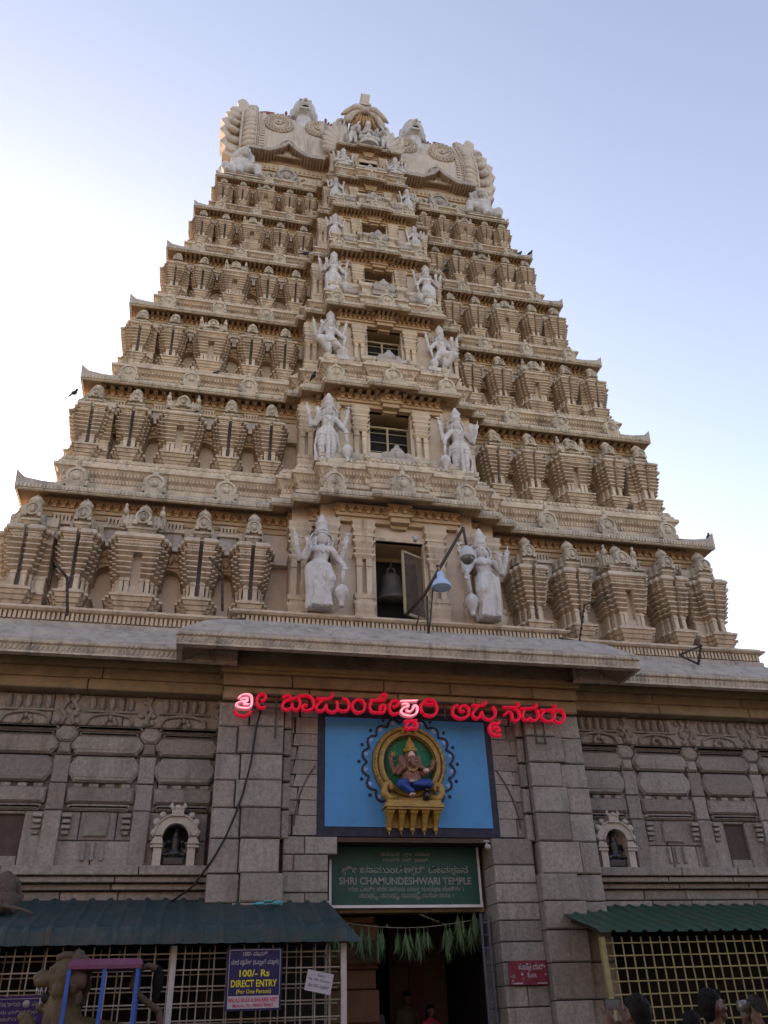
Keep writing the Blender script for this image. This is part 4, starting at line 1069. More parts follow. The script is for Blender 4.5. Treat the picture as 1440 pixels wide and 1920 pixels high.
    for s in (-1, 1):
        mb.ball((hx + s * .045, -.13, hz + .02), (.028, .018, .014), 8, 4); mb.ball((hx + s * .045, -.128, hz + .05), (.04, .018, .01), 8, 4)
        mb.ball((hx + s * .125, -.01, hz - .03), (.03, .04, .09), 8, 5); mb.ball((hx + s * .13, -.02, hz - .14), (.035, .035, .045), 8, 5)
    z = dz
    # rear arms raised, front arms
    for s in (-1, 1):
        limb(mb, (s * .22, .02, 1.38 + z), (s * .40, .03, 1.14 + z), .078, .064); limb(mb, (s * .40, .03, 1.14 + z), (s * .49, -.06, 1.46 + z), .062, .045)
        hand(mb, (s * .49, -.07, 1.47 + z), (s * .15, -.1, 1), s)
        mb.lathe((s * .47, -.04, 1.40 + z), [(.055, -.03), (.065, 0), (.055, .03)], 10)
        limb(mb, (s * .52, -.09, 1.62 + z), (s * .54, -.09, 1.78 + z), .02, .016, 6)
        if s > 0:
            for q in (-1, 1): limb(mb, (s * .53, -.09, 1.72 + z), (s * .53 + q * .09, -.09, 1.76 + z), .022, .014, 6)
    limb(mb, (-.21, -.03, 1.37 + z), (-.33, -.10, 1.10 + z), .075, .062); limb(mb, (-.33, -.10, 1.10 + z), (-.27, -.24, 1.33 + z), .058, .044); hand(mb, (-.27, -.24, 1.34 + z), (-.1, -.1, 1), -1)
    gx, gz = .44, .96 + z
    limb(mb, (.21, -.03, 1.37 + z), (.37, -.05, 1.12 + z), .075, .064); limb(mb, (.37, -.05, 1.12 + z), (gx, -.17, gz), .058, .046)
    hand(mb, (gx, -.17, gz + .02), (.1, -.35, -1), 1, L=.09)
    mb.T = None
    v = {1: .0120, 2: .0145}.get(k, .019) * (1 if k < 4 else 1.0)
    fused(mb, 'body', M['white'], root, voxel=max(.0115, v * min(1, f)), smooth=1)
    mb = MB(); mb.T = Matrix.Diagonal((fx * m, f, f, 1))
    c0 = hz + .09
    mb.lathe((hx, 0, c0), [(.132, -.02), (.145, .02), (.125, .05), (.115, .18), (.13, .24), (.145, .27), (.10, .31), (.085, .37), (.055, .42), (.05, .45), (.012, .50)], 16)
    for i in range(9): mb.ball((hx + .125 * math.cos(math.pi + math.pi * i / 8), .13 * math.sin(math.pi + math.pi * i / 8), c0 + .07), (.025, .025, .045), 6, 4)
    mb.T = None; mb.build('crown', M['white'], root)
    mb = MB(); mb.T = Matrix.Diagonal((fx * m, f, f, 1))
    N = 20
    mb.prism([(hx + .25 * math.cos(2 * math.pi * i / N), .06, hz - .02 + .25 * math.sin(2 * math.pi * i / N)) for i in range(N)], (0, .05, 0))
    mb.tube([(hx + .23 * math.cos(2 * math.pi * i / N), .05, hz - .02 + .23 * math.sin(2 * math.pi * i / N)) for i in range(N + 1)], .025, 5)
    mb.T = None; mb.build('halo', M['white'], root)
    if kind != 'seat':
        mb = MB(); mb.T = Matrix.Diagonal((fx * m, f, f, 1))
        tilt = -.05 if kind == 'sari' else .03
        pts = [(gx, -.19, gz), (gx + tilt, -.19, .46)]
        if kind == 'knee': pts = [(gx + .02, -.25, gz + .0), (gx - .06, -.25, .46)]
        mb.tube(pts, [.042, .036], 8)
        bx = pts[1][0]; by = pts[1][1]
        mb.lathe((bx, by, 0), [(.045, .0), (.06, .02), (.045, .05), (.055, .13), (.10, .20), (.135, .30), (.14, .36), (.12, .37), (.115, .41), (.07, .47), (.03, .5)], 14)
        mb.T = None; mb.build('mace', M['white'], root)
    if k == 1: return root
    mb = MB(); mb.box(-.34 * f, .34 * f, -.27 * f, .5 * f, -.10 * f, -.004); mb.box(-.30 * f, .30 * f, -.22 * f, .5 * f, -.2 * f, -.10 * f); mb.build('plinth', M['lip'], root)
    return root
STAT = [(1, 'sari', 1.76, -.46, 8.26, 10.47, 'window with the bell'), (2, 'stand', 1.59, -.14, 12.02, 14.12, 'second window from the bottom'), (3, 'knee', 1.50, .22, 15.37, 17.26, 'third window from the bottom'),
        (4, 'sari', 1.36, .56, 18.22, 20.0, 'fourth window from the bottom'), (5, 'stand', 1.24, .98, 20.98, 22.22, 'fifth window from the bottom'), (6, 'stand', 1.18, 1.28, 23.25, 24.42, 'sixth window from the bottom'), (7, 'seat', .90, 1.46, 25.22, 26.28, 'topmost small window')]
DESC = {'sari': 'white pleated-skirt statue %s of the %s', 'stand': 'white straight-standing mace statue %s of the %s',
        'knee': 'white statue lifting one knee %s of the %s', 'seat': 'small white seated crowned figure %s of the %s'}
for k, kind, x, y, z0, z1, where in STAT:
    for m in (1, -1):
        H = (z1 - z0) if kind != 'seat' else (z1 - z0) * 1.38
        statue(kind, m, k, (-m * x, y, z0), H, DESC[kind] % ('left' if m > 0 else 'right', where))

# seated goddess with two elephants over the top window
gd = thing('goddess_statue', 'white seated crowned goddess statue between two small elephants below the feathered arch', 'statue', (.05, 1.72, 27.0))
gd.scale = (.66, .8, .82)
mb = MB()
loft(mb, [(0, 0, 0, .50, .32, 0, 1), (.12, 0, 0, .55, .36, .05, 12), (.2, 0, 0, .46, .3, 0, 1)], 30)
for s in (-1, 1):
    limb(mb, (s * .14, 0, .38), (s * .46, -.16, .32), .16, .12); limb(mb, (s * .46, -.16, .32), (s * .02, -.32, .26), .11, .08)
    limb(mb, (s * .26, 0, .98), (s * .44, -.02, .70), .085, .07); limb(mb, (s * .44, -.02, .70), (s * .50, -.10, 1.02), .066, .05); hand(mb, (s * .5, -.1, 1.03), (0, -.1, 1), s, r=.022)
    limb(mb, (s * .24, -.04, .95), (s * .32, -.14, .66), .08, .065); limb(mb, (s * .32, -.14, .66), (s * .28, -.3, .50), .06, .05); hand(mb, (s * .28, -.3, .5), (0, -.6, .5), s, r=.022)
limb(mb, (0, 0, .40), (0, .02, .72), .22, .17); mb.ball((0, 0, .95), (.26, .16, .15), 12, 8)
for s in (-1, 1): mb.ball((s * .1, -.13, .9), .095, 10, 6)
limb(mb, (0, 0, 1.0), (0, 0, 1.16), .08, .075); mb.ball((0, -.02, 1.28), (.13, .14, .165), 12, 8); mb.ball((0, -.16, 1.25), (.025, .035, .05), 6, 4)
fused(mb, 'body', M['white'], gd, voxel=.02, smooth=1)
mb = MB(); mb.lathe((0, 0, 1.38), [(.15, 0), (.16, .04), (.12, .2), (.15, .26), (.07, .36), (.01, .48)], 14); mb.build('crown', M['white'], gd)
for s in (-1, 1):
    mb = MB(); X = s * .86
    mb.ball((X, .05, .52), (.26, .3, .28), 12, 8)
    for a in (-.12, .14):
        for b in (-.12, .2): limb(mb, (X + a, b, .35), (X + a, b, .0), .095, .085)
    mb.ball((X - s * .12, -.18, .82), (.17, .18, .19), 12, 8); mb.ball((X + s * .08, -.14, .82), (.05, .12, .17), 8, 6); mb.ball((X - s * .3, -.1, .84), (.05, .1, .16), 8, 6)
    mb.tube([(X - s * .12, -.32, .8), (X - s * .14, -.42, .62), (X - s * .2, -.44, .8), (X - s * .26, -.36, 1.05), (X - s * .34, -.3, 1.2)], [.085, .07, .06, .05, .04], 8)
    fused(mb, 'elephant', M['white'], gd, voxel=.024, smooth=1)

# bald laughing busts and seated lions on the roof
for sg in (-1, 1):
    b = thing('laughing_bust', 'pale bald laughing bust rising over the %s half of the tower roof' % ('left' if sg < 0 else 'right'), 'statue', (sg * 2.1, 3.0, 29.45), 'bald busts on the roof')
    mb = MB()
    limb(mb, (0, .1, -.5), (0, .0, .30), .46, .30); loft(mb, [(-.6, 0, .35, 1.0, .55, 0, 1), (-.15, 0, .25, .75, .42, 0, 1), (.15, 0, .2, .38, .32, 0, 1)], 20)
    mb.ball((0, 0, .86), (.44, .48, .58), 18, 12); mb.ball((0, -.14, .56), (.36, .36, .26), 14, 8)
    limb(mb, (0, -.46, .95), (0, -.56, .84), .05, .085)
    for s in (-1, 1):
        mb.ball((s * .16, -.44, 1.0), (.09, .05, .035), 8, 5); mb.ball((s * .47, .04, .82), (.06, .13, .2), 8, 6); mb.ball((s * .47, .02, .6), (.06, .08, .12), 8, 6)
    mb.tube([(-.24, -.40, .66), (-.1, -.49, .72), (.1, -.49, .72), (.24, -.40, .66)], .04, 6); mb.tube([(-.22, -.38, .56), (-.1, -.47, .44), (.1, -.47, .44), (.22, -.38, .56)], .05, 6)
    fused(mb, 'head', M['white'], b, voxel=.026, smooth=2)
    mb = MB(); mb.ball((0, -.42, .575), (.16, .10, .08), 12, 8); mb.build('mouth', M['dark'], b)
    li = thing('lion_statue', 'grey white crouching lion statue on the %s corner ledge below the roof end' % ('left' if sg < 0 else 'right'), 'statue', (sg * 4.10, 2.32, 24.60), 'corner lions below the roof')
    mb = MB(); mb.T = Matrix.Diagonal((sg, 1, 1, 1))
    mb.ball((.28, .12, .55), (.40, .42, .48), 14, 8); mb.ball((.05, -.02, .85), (.36, .36, .42), 14, 8)
    mb.ball((.02, -.16, 1.28), (.30, .30, .30), 14, 8); mb.ball((-.02, -.42, 1.2), (.17, .16, .13), 10, 6); mb.ball((-.02, -.38, 1.06), (.13, .13, .06), 10, 6)
    for i in range(16):
        a = 2 * math.pi * i / 16
        for q in range(3): mb.ball((.04 + (.32 + .02 * q) * math.cos(a), -.02 + .12 * q - .1, 1.22 + (.36 - .04 * q) * math.sin(a)), .095, 6, 4)
    for s in (-1, 1):
        mb.ball((-.02 + s * .13, -.40, 1.36), (.06, .05, .05), 6, 4); mb.ball((s * .26, -.02, 1.56), (.09, .07, .11), 6, 4)
    limb(mb, (-.22, -.12, .75), (-.46, -.30, .62), .17, .15); limb(mb, (-.46, -.30, .62), (-.52, -.30, .12), .14, .11); mb.ball((-.54, -.38, .08), (.14, .18, .09), 8, 5)
    limb(mb, (.1, -.2, .7), (.12, -.36, .1), .14, .11); mb.ball((.12, -.42, .08), (.13, .17, .09), 8, 5)
    limb(mb, (.42, -.08, .42), (.55, -.32, .42), .24, .17); limb(mb, (.55, -.32, .42), (.5, -.3, .1), .14, .11); mb.ball((.5, -.4, .08), (.13, .17, .09), 8, 5)
    mb.tube([(.62, .2, .3), (.80, .1, .6), (.72, .1, .95), (.6, .1, .9)], [.07, .06, .06, .09], 6)
    mb.T = None
    fused(mb, 'body', M['white'], li, voxel=.028, smooth=1)
    mb = MB(); mb.box(-.6, .7, -.42, .5, -.06, -.004); mb.build('plinth', M['lip'], li)
# ------------------------------------------------------------------ blue panel with the painted relief
pn = thing('wall_panel', 'sky blue painted panel with navy border and scalloped ring above the doorway', 'panel', (0, .09, 4.13))
mb = MB(); mb.box(-1.70, 1.70, -.10, 0, 0, 2.24); mb.build('border', M['navy'], pn)
mb = MB(); mb.box(-1.56, 1.57, -.115, -.10, .16, 2.13); mb.build('painted_field', M['blue'], pn)
OC = (.02, 1.28)                                      # centre of the oval, local x / z
def oval(a, rx, rz): return (OC[0] + rx * math.cos(a), OC[1] + rz * math.sin(a))
mb = MB(); mb2 = MB(); mb3 = MB()
NS = 15
for i in range(NS):
    a0 = R(-57) + R(294) * i / NS; a1 = R(-57) + R(294) * (i + 1) / NS
    c = [oval(a0 + (a1 - a0) * q, .80 + .10 * math.sin(math.pi * q), 0.79 + .10 * math.sin(math.pi * q)) for q in (0, .15, .3, .5, .7, .85, 1)]
    mb.tube([(x, -.118, z) for x, z in c], .027, 4)
    mid = oval((a0 + a1) / 2, .84, .83); mb3.lathe((mid[0], -.1165, mid[1]), [(.055, 0), (.055, -.004)], 10, axis='y')
    x, z = oval(a0, .95, .94); mb2.lathe((x, -.118, z), [(.032, 0), (.032, -.01)], 8, axis='y')
mb.build('scallop_ring', M['navy'], pn); mb2.build('dot_ring', M['navy'], pn); mb3.build('pale_tint', M['bluelt'], pn)
dt = thing('deity_relief', 'painted elephant-headed deity in blue trousers seated on a gold throne in an oval niche', 'statue', (.02, -.03, 5.44))
N = 40
mb = MB()
for (r0, z0, y0), (r1, z1, y1) in zip([(.70, .78, 0), (.70, .78, -.06), (.66, .74, -.12), (.60, .68, -.10), (.57, .64, -.13), (.50, .57, -.11), (.48, .55, -.04)][:-1], [(.70, .78, -.06), (.66, .74, -.12), (.60, .68, -.10), (.57, .64, -.13), (.50, .57, -.11), (.48, .55, -.04), (.48, .55, 0)][:]):
    vs = []
    for i in range(N):
        a = 2 * math.pi * i / N; vs.append((r0 * math.cos(a), y0, z0 * math.sin(a)))
    for i in range(N):
        a = 2 * math.pi * i / N; vs.append((r1 * math.cos(a), y1, z1 * math.sin(a)))
    mb.smooth = True; mb._add(vs, [(i, (i + 1) % N, N + (i + 1) % N, N + i) for i in range(N)]); mb.smooth = False
for i in range(52):
    a = 2 * math.pi * i / 52; mb.ball((.665 * math.cos(a), -.105, .745 * math.sin(a)), (.03, .03, .03), 6, 4)
for s in (-1, 1): mb.tube([(s * .02, -.13, .66), (s * .10, -.14, .70), (s * .13, -.14, .64), (s * .09, -.14, .61)], .025, 6)
[mb.v.__setitem__(i_, (v_[0], v_[1], v_[2] * .9 - .03)) for i_, v_ in enumerate(mb.v)]; mb.build('oval_frame', M['gold'], dt)
mb = MB()
for rx, rz, y in ((.615, .695, -.105), (.505, .575, -.105), (.70, .78, -.02)): mb.tube([(rx * math.cos(2 * math.pi * i / 40), y, .9 * rz * math.sin(2 * math.pi * i / 40) - .03) for i in range(41)], .013, 5)
mb.build('dark_groove', M['wood'], dt)
mb = MB(); mb.lathe((0, 0, -.03), [(.5, -.02), (.5, .0)], 32, axis='y', sy=1.02); mb.build('niche_back', M['green'], dt)
mb = MB()                                             # rays painted on the niche
for i in range(15):
    a = R(25 + 130 * i / 14); mb.tube([(.30 * math.cos(a), -.022, .08 + .34 * math.sin(a)), (.40 * math.cos(a), -.022, .08 + .44 * math.sin(a))], .004, 4)
mb.build('painted_ray', M['gold'], dt)
mb = MB()                                             # body, one surface
limb(mb, (0, -.14, -.30), (0, -.14, -.12), .19, .17); mb.ball((0, -.16, -.22), (.22, .17, .19), 14, 8); mb.ball((0, -.12, .0), (.24, .11, .11), 12, 8)
mb.ball((.0, -.16, .19), (.125, .12, .15), 14, 8)
for s in (-1, 1):
    mb.ball((s * .17, -.10, .14), (.085, .035, .13), 10, 6)
mb.tube([(0, -.25, .16), (.0, -.30, .06), (.03, -.31, -.02), (.10, -.30, -.05), (.20, -.30, -.06), (.27, -.30, -.12)], [.075, .065, .055, .047, .04, .034], 9)
limb(mb, (-.20, -.12, .02), (-.34, -.10, -.12), .07, .06); limb(mb, (-.34, -.10, -.12), (-.42, -.12, .06), .055, .045); hand(mb, (-.42, -.13, .07), (-.05, -.1, 1), -1, r=.015, L=.06)
limb(mb, (-.18, -.15, .0), (-.28, -.2, -.16), .065, .055); limb(mb, (-.28, -.2, -.16), (-.20, -.30, -.08), .05, .042); hand(mb, (-.2, -.31, -.09), (-.05, -.1, 1), -1, r=.015, L=.07)
limb(mb, (.20, -.12, .02), (.33, -.12, -.12), .07, .06); limb(mb, (.33, -.12, -.12), (.46, -.16, -.02), .055, .045); hand(mb, (.47, -.17, -.01), (.15, -.1, 1), 1, r=.015, L=.06)
limb(mb, (.2, -.16, -.02), (.26, -.24, -.2), .06, .05); limb(mb, (.26, -.24, -.2), (.27, -.32, -.17), .05, .045)
fused(mb, 'body', M['skinp'], dt, voxel=.0095, smooth=1)
mb = MB(); mb.ball((.0, -.255, .20), (.075, .045, .105), 12, 8); mb.ball((.27, -.36, -.14), (.065, .05, .05), 10, 6)
mb.ball((-.07, -.40, -.66), (.06, .09, .04), 10, 6); mb.ball((-.05, -.36, -.37), (.06, .05, .03), 10, 6)
for i in range(4): mb.ball((-.11 + .028 * i, -.48, -.665), (.012, .022, .016), 6, 4)
for s in (-1, 1): mb.tube([(s * .05, -.26, .12), (s * .085, -.31, .07), (s * .09, -.33, .08)], [.018, .014, .006], 6)
mb.build('pale_face_and_foot', M['pink'], dt)
mb = MB()                                             # blue trousers: one leg folded, one hanging
limb(mb, (-.10, -.20, -.40), (-.26, -.32, -.42), .13, .115); limb(mb, (-.26, -.32, -.42), (-.08, -.36, -.58), .10, .075)
limb(mb, (.08, -.20, -.40), (.32, -.30, -.40), .125, .10); limb(mb, (.32, -.30, -.40), (.02, -.36, -.42), .085, .06)
for i in range(6):
    mb.tube([(-.31 + .035 * i, -.40 + abs(i - 2) * .012, -.40 - .02 * i), (-.22 + .035 * i, -.43, -.50 - .01 * i), (-.12 + .02 * i, -.43, -.60)], .014, 5)
    mb.tube([(.10 + .05 * i, -.385, -.34 - .004 * i), (.13 + .05 * i, -.40, -.42), (.10 + .05 * i, -.385, -.47)], .013, 5)
fused(mb, 'trousers', M['cobalt'], dt, voxel=.009, smooth=1)
mb = MB(); mb.lathe((0, -.15, .29), [(.14, 0), (.15, .04), (.12, .08), (.105, .15), (.075, .22), (.04, .27), (.035, .29), (.008, .36)], 14)
for i in range(11): mb.ball((.13 * math.cos(math.pi + math.pi * i / 10), -.15 + .13 * math.sin(math.pi + math.pi * i / 10), .35), (.022, .02, .035), 6, 4)
mb.ball((0, -.28, .37), (.03, .02, .045), 8, 5); mb.build('gold_crown', M['gold'], dt); mb = MB()
mb.tube([(-.13, -.24, .02), (-.08, -.32, -.12), (0, -.345, -.17), (.07, -.33, -.10), (.12, -.25, .02)], .022, 6); mb.ball((0, -.35, -.15), (.04, .025, .035), 8, 5); mb.build('gold_garland', M['gold'], dt); mb = MB()
for i in range(6): a = 2 * math.pi * i / 6; mb.tube([(-.36, -.1, .26), (-.36 + .085 * math.cos(a), -.1, .26 + .085 * math.sin(a))], [.03, .008], 6)
mb.tube([(-.40, -.12, .12), (-.37, -.1, .26)], .013, 6); mb.build('gold_lotus', M['gold'], dt); mb = MB()
mb.tube([(-.22, -.2, -.30), (0, -.33, -.34), (.22, -.2, -.3)], .03, 6); mb.build('gold_belt', M['gold'], dt)
mb = MB()                                             # throne with brackets
mb.box(-.50, .50, -.30, .08, -.80, -.74); mb.box(-.54, .54, -.33, .08, -.86, -.80); mb.box(-.51, .51, -.30, .08, -.90, -.86)
mb.box(-.30, .30, -.20, .08, -.74, -.68)
for s in (-1, 1): mb.tube([(s * .30, -.2, -.68), (s * .46, -.22, -.70), (s * .54, -.22, -.60), (s * .52, -.22, -.47), (s * .43, -.22, -.44), (s * .39, -.22, -.51), (s * .43, -.22, -.55)], [.06, .075, .075, .07, .06, .05, .045], 8)
for i in range(5):
    x = -.43 + .215 * i
    mb.fr(x - .06, x + .06, -.24, .08, -.955, -.90, .02); mb.hexa([(x - .03, -.08, -1.18), (x + .03, -.08, -1.18), (x + .03, .08, -1.18), (x - .03, .08, -1.18)], [(x - .055, -.22, -.955), (x + .055, -.22, -.955), (x + .055, .08, -.955), (x - .055, .08, -.955)])
    mb.ball((x, -.06, -1.20), (.045, .045, .045), 8, 5); mb.ball((x, -.06, -1.26), (.015, .015, .04), 6, 4)
mb.box(-.48, .48, .0, .08, -1.16, -.9)
mb.build('throne', M['gold'], dt)
mb = MB(); mb.ball((.25, -.34, -.66), (.07, .09, .1), 10, 6); mb.ball((.24, -.38, -.55), (.045, .06, .04), 8, 5); mb.ball((.25, -.32, -.72), (.08, .08, .03), 8, 5); mb.tube([(.31, -.33, -.6), (.36, -.33, -.52), (.33, -.33, -.46)], .016, 6)
mb.build('mouse', M['blackstone'], dt)

for c in kids(dt):
    if c.name.split('.')[0] in ('body', 'pale_face_and_foot', 'trousers', 'gold_crown', 'gold_garland', 'gold_lotus', 'gold_belt', 'mouse'):
        c.scale = (.88, .95, .86); c.location = (0, 0, -.74 * .14)

# ------------------------------------------------------------------ neon lettering over the doorway
LET = [
 ('n', [(-3.22, 6.39), (-3.17, 6.45), (-3.07, 6.47), (-3.0, 6.44), (-2.98, 6.35), (-2.99, 6.26), (-3.05, 6.21), (-3.19, 6.22), (-3.25, 6.25), (-3.24, 6.3), (-3.16, 6.33), (-3.05, 6.34)]),
 ('n', [(-3.18, 6.37), (-3.1, 6.4), (-3.06, 6.37), (-3.12, 6.29), (-3.03, 6.28)]),
 ('r', [(-3.28, 6.17), (-3.23, 6.1), (-3.13, 6.07), (-3.04, 6.1), (-2.98, 6.17)]),
 ('r', [(-2.81, 6.37), (-2.76, 6.39), (-2.73, 6.45), (-2.77, 6.5), (-2.84, 6.49), (-2.88, 6.42), (-2.88, 6.31), (-2.82, 6.24), (-2.72, 6.26)]),
 ('r', [(-2.42, 6.45), (-2.34, 6.5), (-2.28, 6.47), (-2.3, 6.42), (-2.38, 6.38), (-2.42, 6.3), (-2.39, 6.23), (-2.3, 6.23), (-2.24, 6.29), (-2.25, 6.35)]),
 ('r', [(-2.28, 6.41), (-2.15, 6.47), (-2.1, 6.39), (-2.11, 6.29), (-2.16, 6.22), (-2.23, 6.26)]),
 ('r', [(-2.13, 6.49), (-1.97, 6.51), (-1.87, 6.45), (-1.84, 6.34), (-1.89, 6.25), (-1.99, 6.22), (-2.05, 6.26), (-2.04, 6.32), (-1.96, 6.32)]),
 ('r', [(-1.8, 6.46), (-1.53, 6.48), (-1.49, 6.58)]),
 ('r', [(-1.65, 6.47), (-1.76, 6.36), (-1.80, 6.28), (-1.74, 6.22), (-1.66, 6.25), (-1.61, 6.35), (-1.60, 6.26), (-1.52, 6.21), (-1.44, 6.23), (-1.40, 6.32), (-1.41, 6.43)]),
 ('r', [(-1.41, 6.29), (-1.32, 6.24), (-1.22, 6.26), (-1.18, 6.35), (-1.22, 6.46), (-1.31, 6.48)]),
 ('r', [(-0.88, 6.35), (-0.89, 6.3), (-0.93, 6.25), (-0.97, 6.23), (-1.03, 6.22), (-1.08, 6.25), (-1.11, 6.29), (-1.12, 6.34), (-1.11, 6.4), (-1.07, 6.44), (-1.03, 6.47), (-0.97, 6.47), (-0.92, 6.45), (-0.89, 6.41), (-0.88, 6.35)]),
 ('r', [(-0.79, 6.47), (-0.49, 6.49)]),
 ('r', [(-0.75, 6.47), (-0.79, 6.35), (-0.75, 6.25), (-0.63, 6.24), (-0.53, 6.25), (-0.49, 6.35), (-0.55, 6.39), (-0.6, 6.33), (-0.56, 6.29)]),
 ('r', [(-0.56, 6.49), (-0.58, 6.56), (-0.53, 6.6), (-0.46, 6.59), (-0.48, 6.53)]),
 ('r', [(-0.34, 6.36), (-0.26, 6.39), (-0.23, 6.46), (-0.29, 6.49), (-0.37, 6.46), (-0.41, 6.36), (-0.39, 6.26), (-0.33, 6.22), (-0.24, 6.25)]),
 ('n', [(-0.2, 6.47), (0.13, 6.49)]),
 ('n', [(-0.17, 6.41), (-0.08, 6.42), (-0.05, 6.37), (-0.14, 6.35), (-0.2, 6.27), (-0.15, 6.21), (-0.01, 6.19), (0.1, 6.25), (0.12, 6.36), (0.06, 6.4), (0.03, 6.32), (-0.04, 6.27), (-0.1, 6.3)]),
 ('r', [(-0.13, 6.09), (0.11, 6.12)]),
 ('r', [(-0.06, 6.07), (-0.11, 6.0), (-0.07, 5.94), (-0.0, 5.99), (0.03, 5.96), (0.1, 5.98), (0.1, 6.06), (0.03, 6.07)]),
 ('r', [(0.23, 6.27), (0.2, 6.37), (0.24, 6.47), (0.36, 6.54), (0.48, 6.5), (0.52, 6.38), (0.48, 6.26), (0.36, 6.21), (0.25, 6.25)]),
 ('r', [(0.24, 6.47), (0.31, 6.45), (0.44, 6.44)]),
 ('r', [(0.87, 6.44), (0.82, 6.31), (0.88, 6.21), (1.01, 6.19), (1.13, 6.26), (1.15, 6.39), (1.08, 6.45), (0.99, 6.42), (0.98, 6.34), (1.06, 6.33)]),
 ('r', [(0.86, 6.42), (0.94, 6.45)]),
 ('r', [(1.22, 6.46), (1.48, 6.48), (1.5, 6.56)]),
 ('r', [(1.36, 6.46), (1.27, 6.36), (1.22, 6.27), (1.28, 6.20), (1.36, 6.24), (1.41, 6.34), (1.43, 6.24), (1.53, 6.19), (1.64, 6.23), (1.69, 6.35), (1.64, 6.46)]),
 ('r', [(1.75, 6.17), (1.71, 6.11), (1.6, 6.12), (1.53, 6.03), (1.57, 5.91), (1.68, 5.88), (1.75, 5.9)]),
 ('r', [(1.58, 6.01), (1.68, 6.05), (1.73, 5.99), (1.66, 5.95)]),
 ('r', [(1.85, 6.45), (2.17, 6.47), (2.15, 6.56)]),
 ('r', [(1.86, 6.29), (1.95, 6.36), (2.02, 6.32), (2.02, 6.21), (2.1, 6.19), (2.17, 6.27), (2.16, 6.39), (2.09, 6.43)]),
 ('r', [(2.22, 6.44), (2.54, 6.47), (2.53, 6.55)]),
 ('r', [(2.29, 6.42), (2.23, 6.29), (2.29, 6.2), (2.38, 6.26), (2.41, 6.21), (2.5, 6.22), (2.57, 6.31), (2.55, 6.43)]),
 ('r', [(2.62, 6.42), (2.92, 6.45), (2.92, 6.55)]),
 ('r', [(2.7, 6.4), (2.62, 6.3), (2.69, 6.21), (2.83, 6.22), (2.91, 6.33), (2.86, 6.42)]),
 ('r', [(2.87, 6.25), (2.97, 6.18), (3.08, 6.24), (3.11, 6.38), (3.04, 6.45), (2.97, 6.42)])]
ls = thing('letter_sign', 'row of large red Kannada box letters, two of them lit pink, above the blue panel', 'sign', (0, -.46, 6.1))
def smoothpts(p, n=3):
    out = []
    for i in range(len(p) - 1):
        a, b, c, d = p[max(i - 1, 0)], p[i], p[i + 1], p[min(i + 2, len(p) - 1)]
        for q in range(n):
            t = q / n
            out.append(tuple(.5 * (2 * b[j] + (c[j] - a[j]) * t + (2 * a[j] - 5 * b[j] + 4 * c[j] - d[j]) * t * t + (3 * b[j] - a[j] - 3 * c[j] + d[j]) * t ** 3) for j in (0, 1)))
    out.append(p[-1]); return out
for grp in ((0, 1), (2,), (3,), (4, 5, 6), (7, 8, 9), (10,), (11, 12, 13), (14,), (15, 16), (17, 18), (19, 20), (21, 22), (23, 24), (25, 26), (27, 28), (29, 30), (31, 32, 33)):
    mr = MB(); mt = MB(); lit = LET[grp[0]][0] == 'n'
    for i in grp:
        q = smoothpts(LET[i][1]); y = .0008 * (i % 5)
        for dy in (0, .03, .06): mr.tube([(x, y + dy, z - 6.1) for x, z in q], .0262, 10)
        if lit:
            for d in (-.012, .012): mt.tube([(x + d, -.034, z - 6.1 + d * .6) for x, z in q], .007, 5)
    o = mr.build('lit_letter' if lit else 'red_letter', M['neonrim'] if lit else M['redletter'], ls)
    if lit: mt.build('neon_tube', M['neon'], o)
mb = MB()
for z in (.18, .42): mb.box(-3.0, 3.02, .10, .13, z - .02, z + .02)
for x in (-2.52, 2.50, 2.68, -1.0, .7):
    zb = -.32 if x > 2 else (-.38 if x < -2 else .1)
    mb.box(x - .018, x + .018, .105, .125, zb, .44)
mb.box(2.5, 2.68, .105, .125, -.32, -.29)
for x in (-2.9, -1.6, .1, 1.4, 2.9): mb.tube([(x, .11, .42), (x, .22, .42)], .015, 5)
mb.build('mounting_frame', M['iron'], ls)

# ------------------------------------------------------------------ green name board in the doorway
nb = thing('name_board', 'dark green temple name board with silver lettering hung across the top of the doorway', 'sign', (0, .46, 3.08))
mb = MB(); mb.box(-1.36, 1.36, 0, .05, .0, .96); mb.build('board', M['boardgreen'], nb)
mb = MB(); mb.box(-1.40, 1.40, -.02, .06, -.045, .0); mb.box(-1.40, -1.36, -.02, .06, 0, .96); mb.box(1.36, 1.40, -.02, .06, 0, .96); mb.box(-1.40, 1.40, -.02, .06, .96, .985); mb.build('frame', M['alu'], nb)
mb = MB()
for t, z, h, w, bo, su in (('ಕರಾಟಕ  ಶೀ  ಸಕಾರ', .81, .055, .92, .006, ((.53, 'ರ', .7),)), ('ಧಾಮಿಕ  ದತಿ  ಇಲಾಖೆ', .715, .055, .84, .006, ((.56, 'ತ', .6),)),
                    ('ಶೀ ಚಾಮುಂಡೇಶರಿ ದೇವಸಾನ', .525, .105, 2.34, .012, ((.02, 'ರ', .5), (.565, 'ವ', .5), (.885, 'ಥ', .5))), ('SHRI CHAMUNDESHWARI TEMPLE', .335, .118, 2.44, .022, ()),
                    ('ಯಾ ದೇವೀ ಸರಭೂತೇಷು ಮಾತೃ ರೂಪೇಣ ಸಂಸಿತಾ ।', .225, .068, 2.12, .008, ((.75, 'ಥ', .5),)), ('ನಮಸಸೈ, ನಮಸಸೈ, ನಮಸಸೈ, ನಮೋ ನಮಃ ।', .12, .068, 1.72, .008, ((.12, 'ತ', .5), (.36, 'ತ', .5), (.6, 'ತ', .5)))):
    write(mb, t, 0, z, h, w, y=-.004, bold=bo, subs=su)
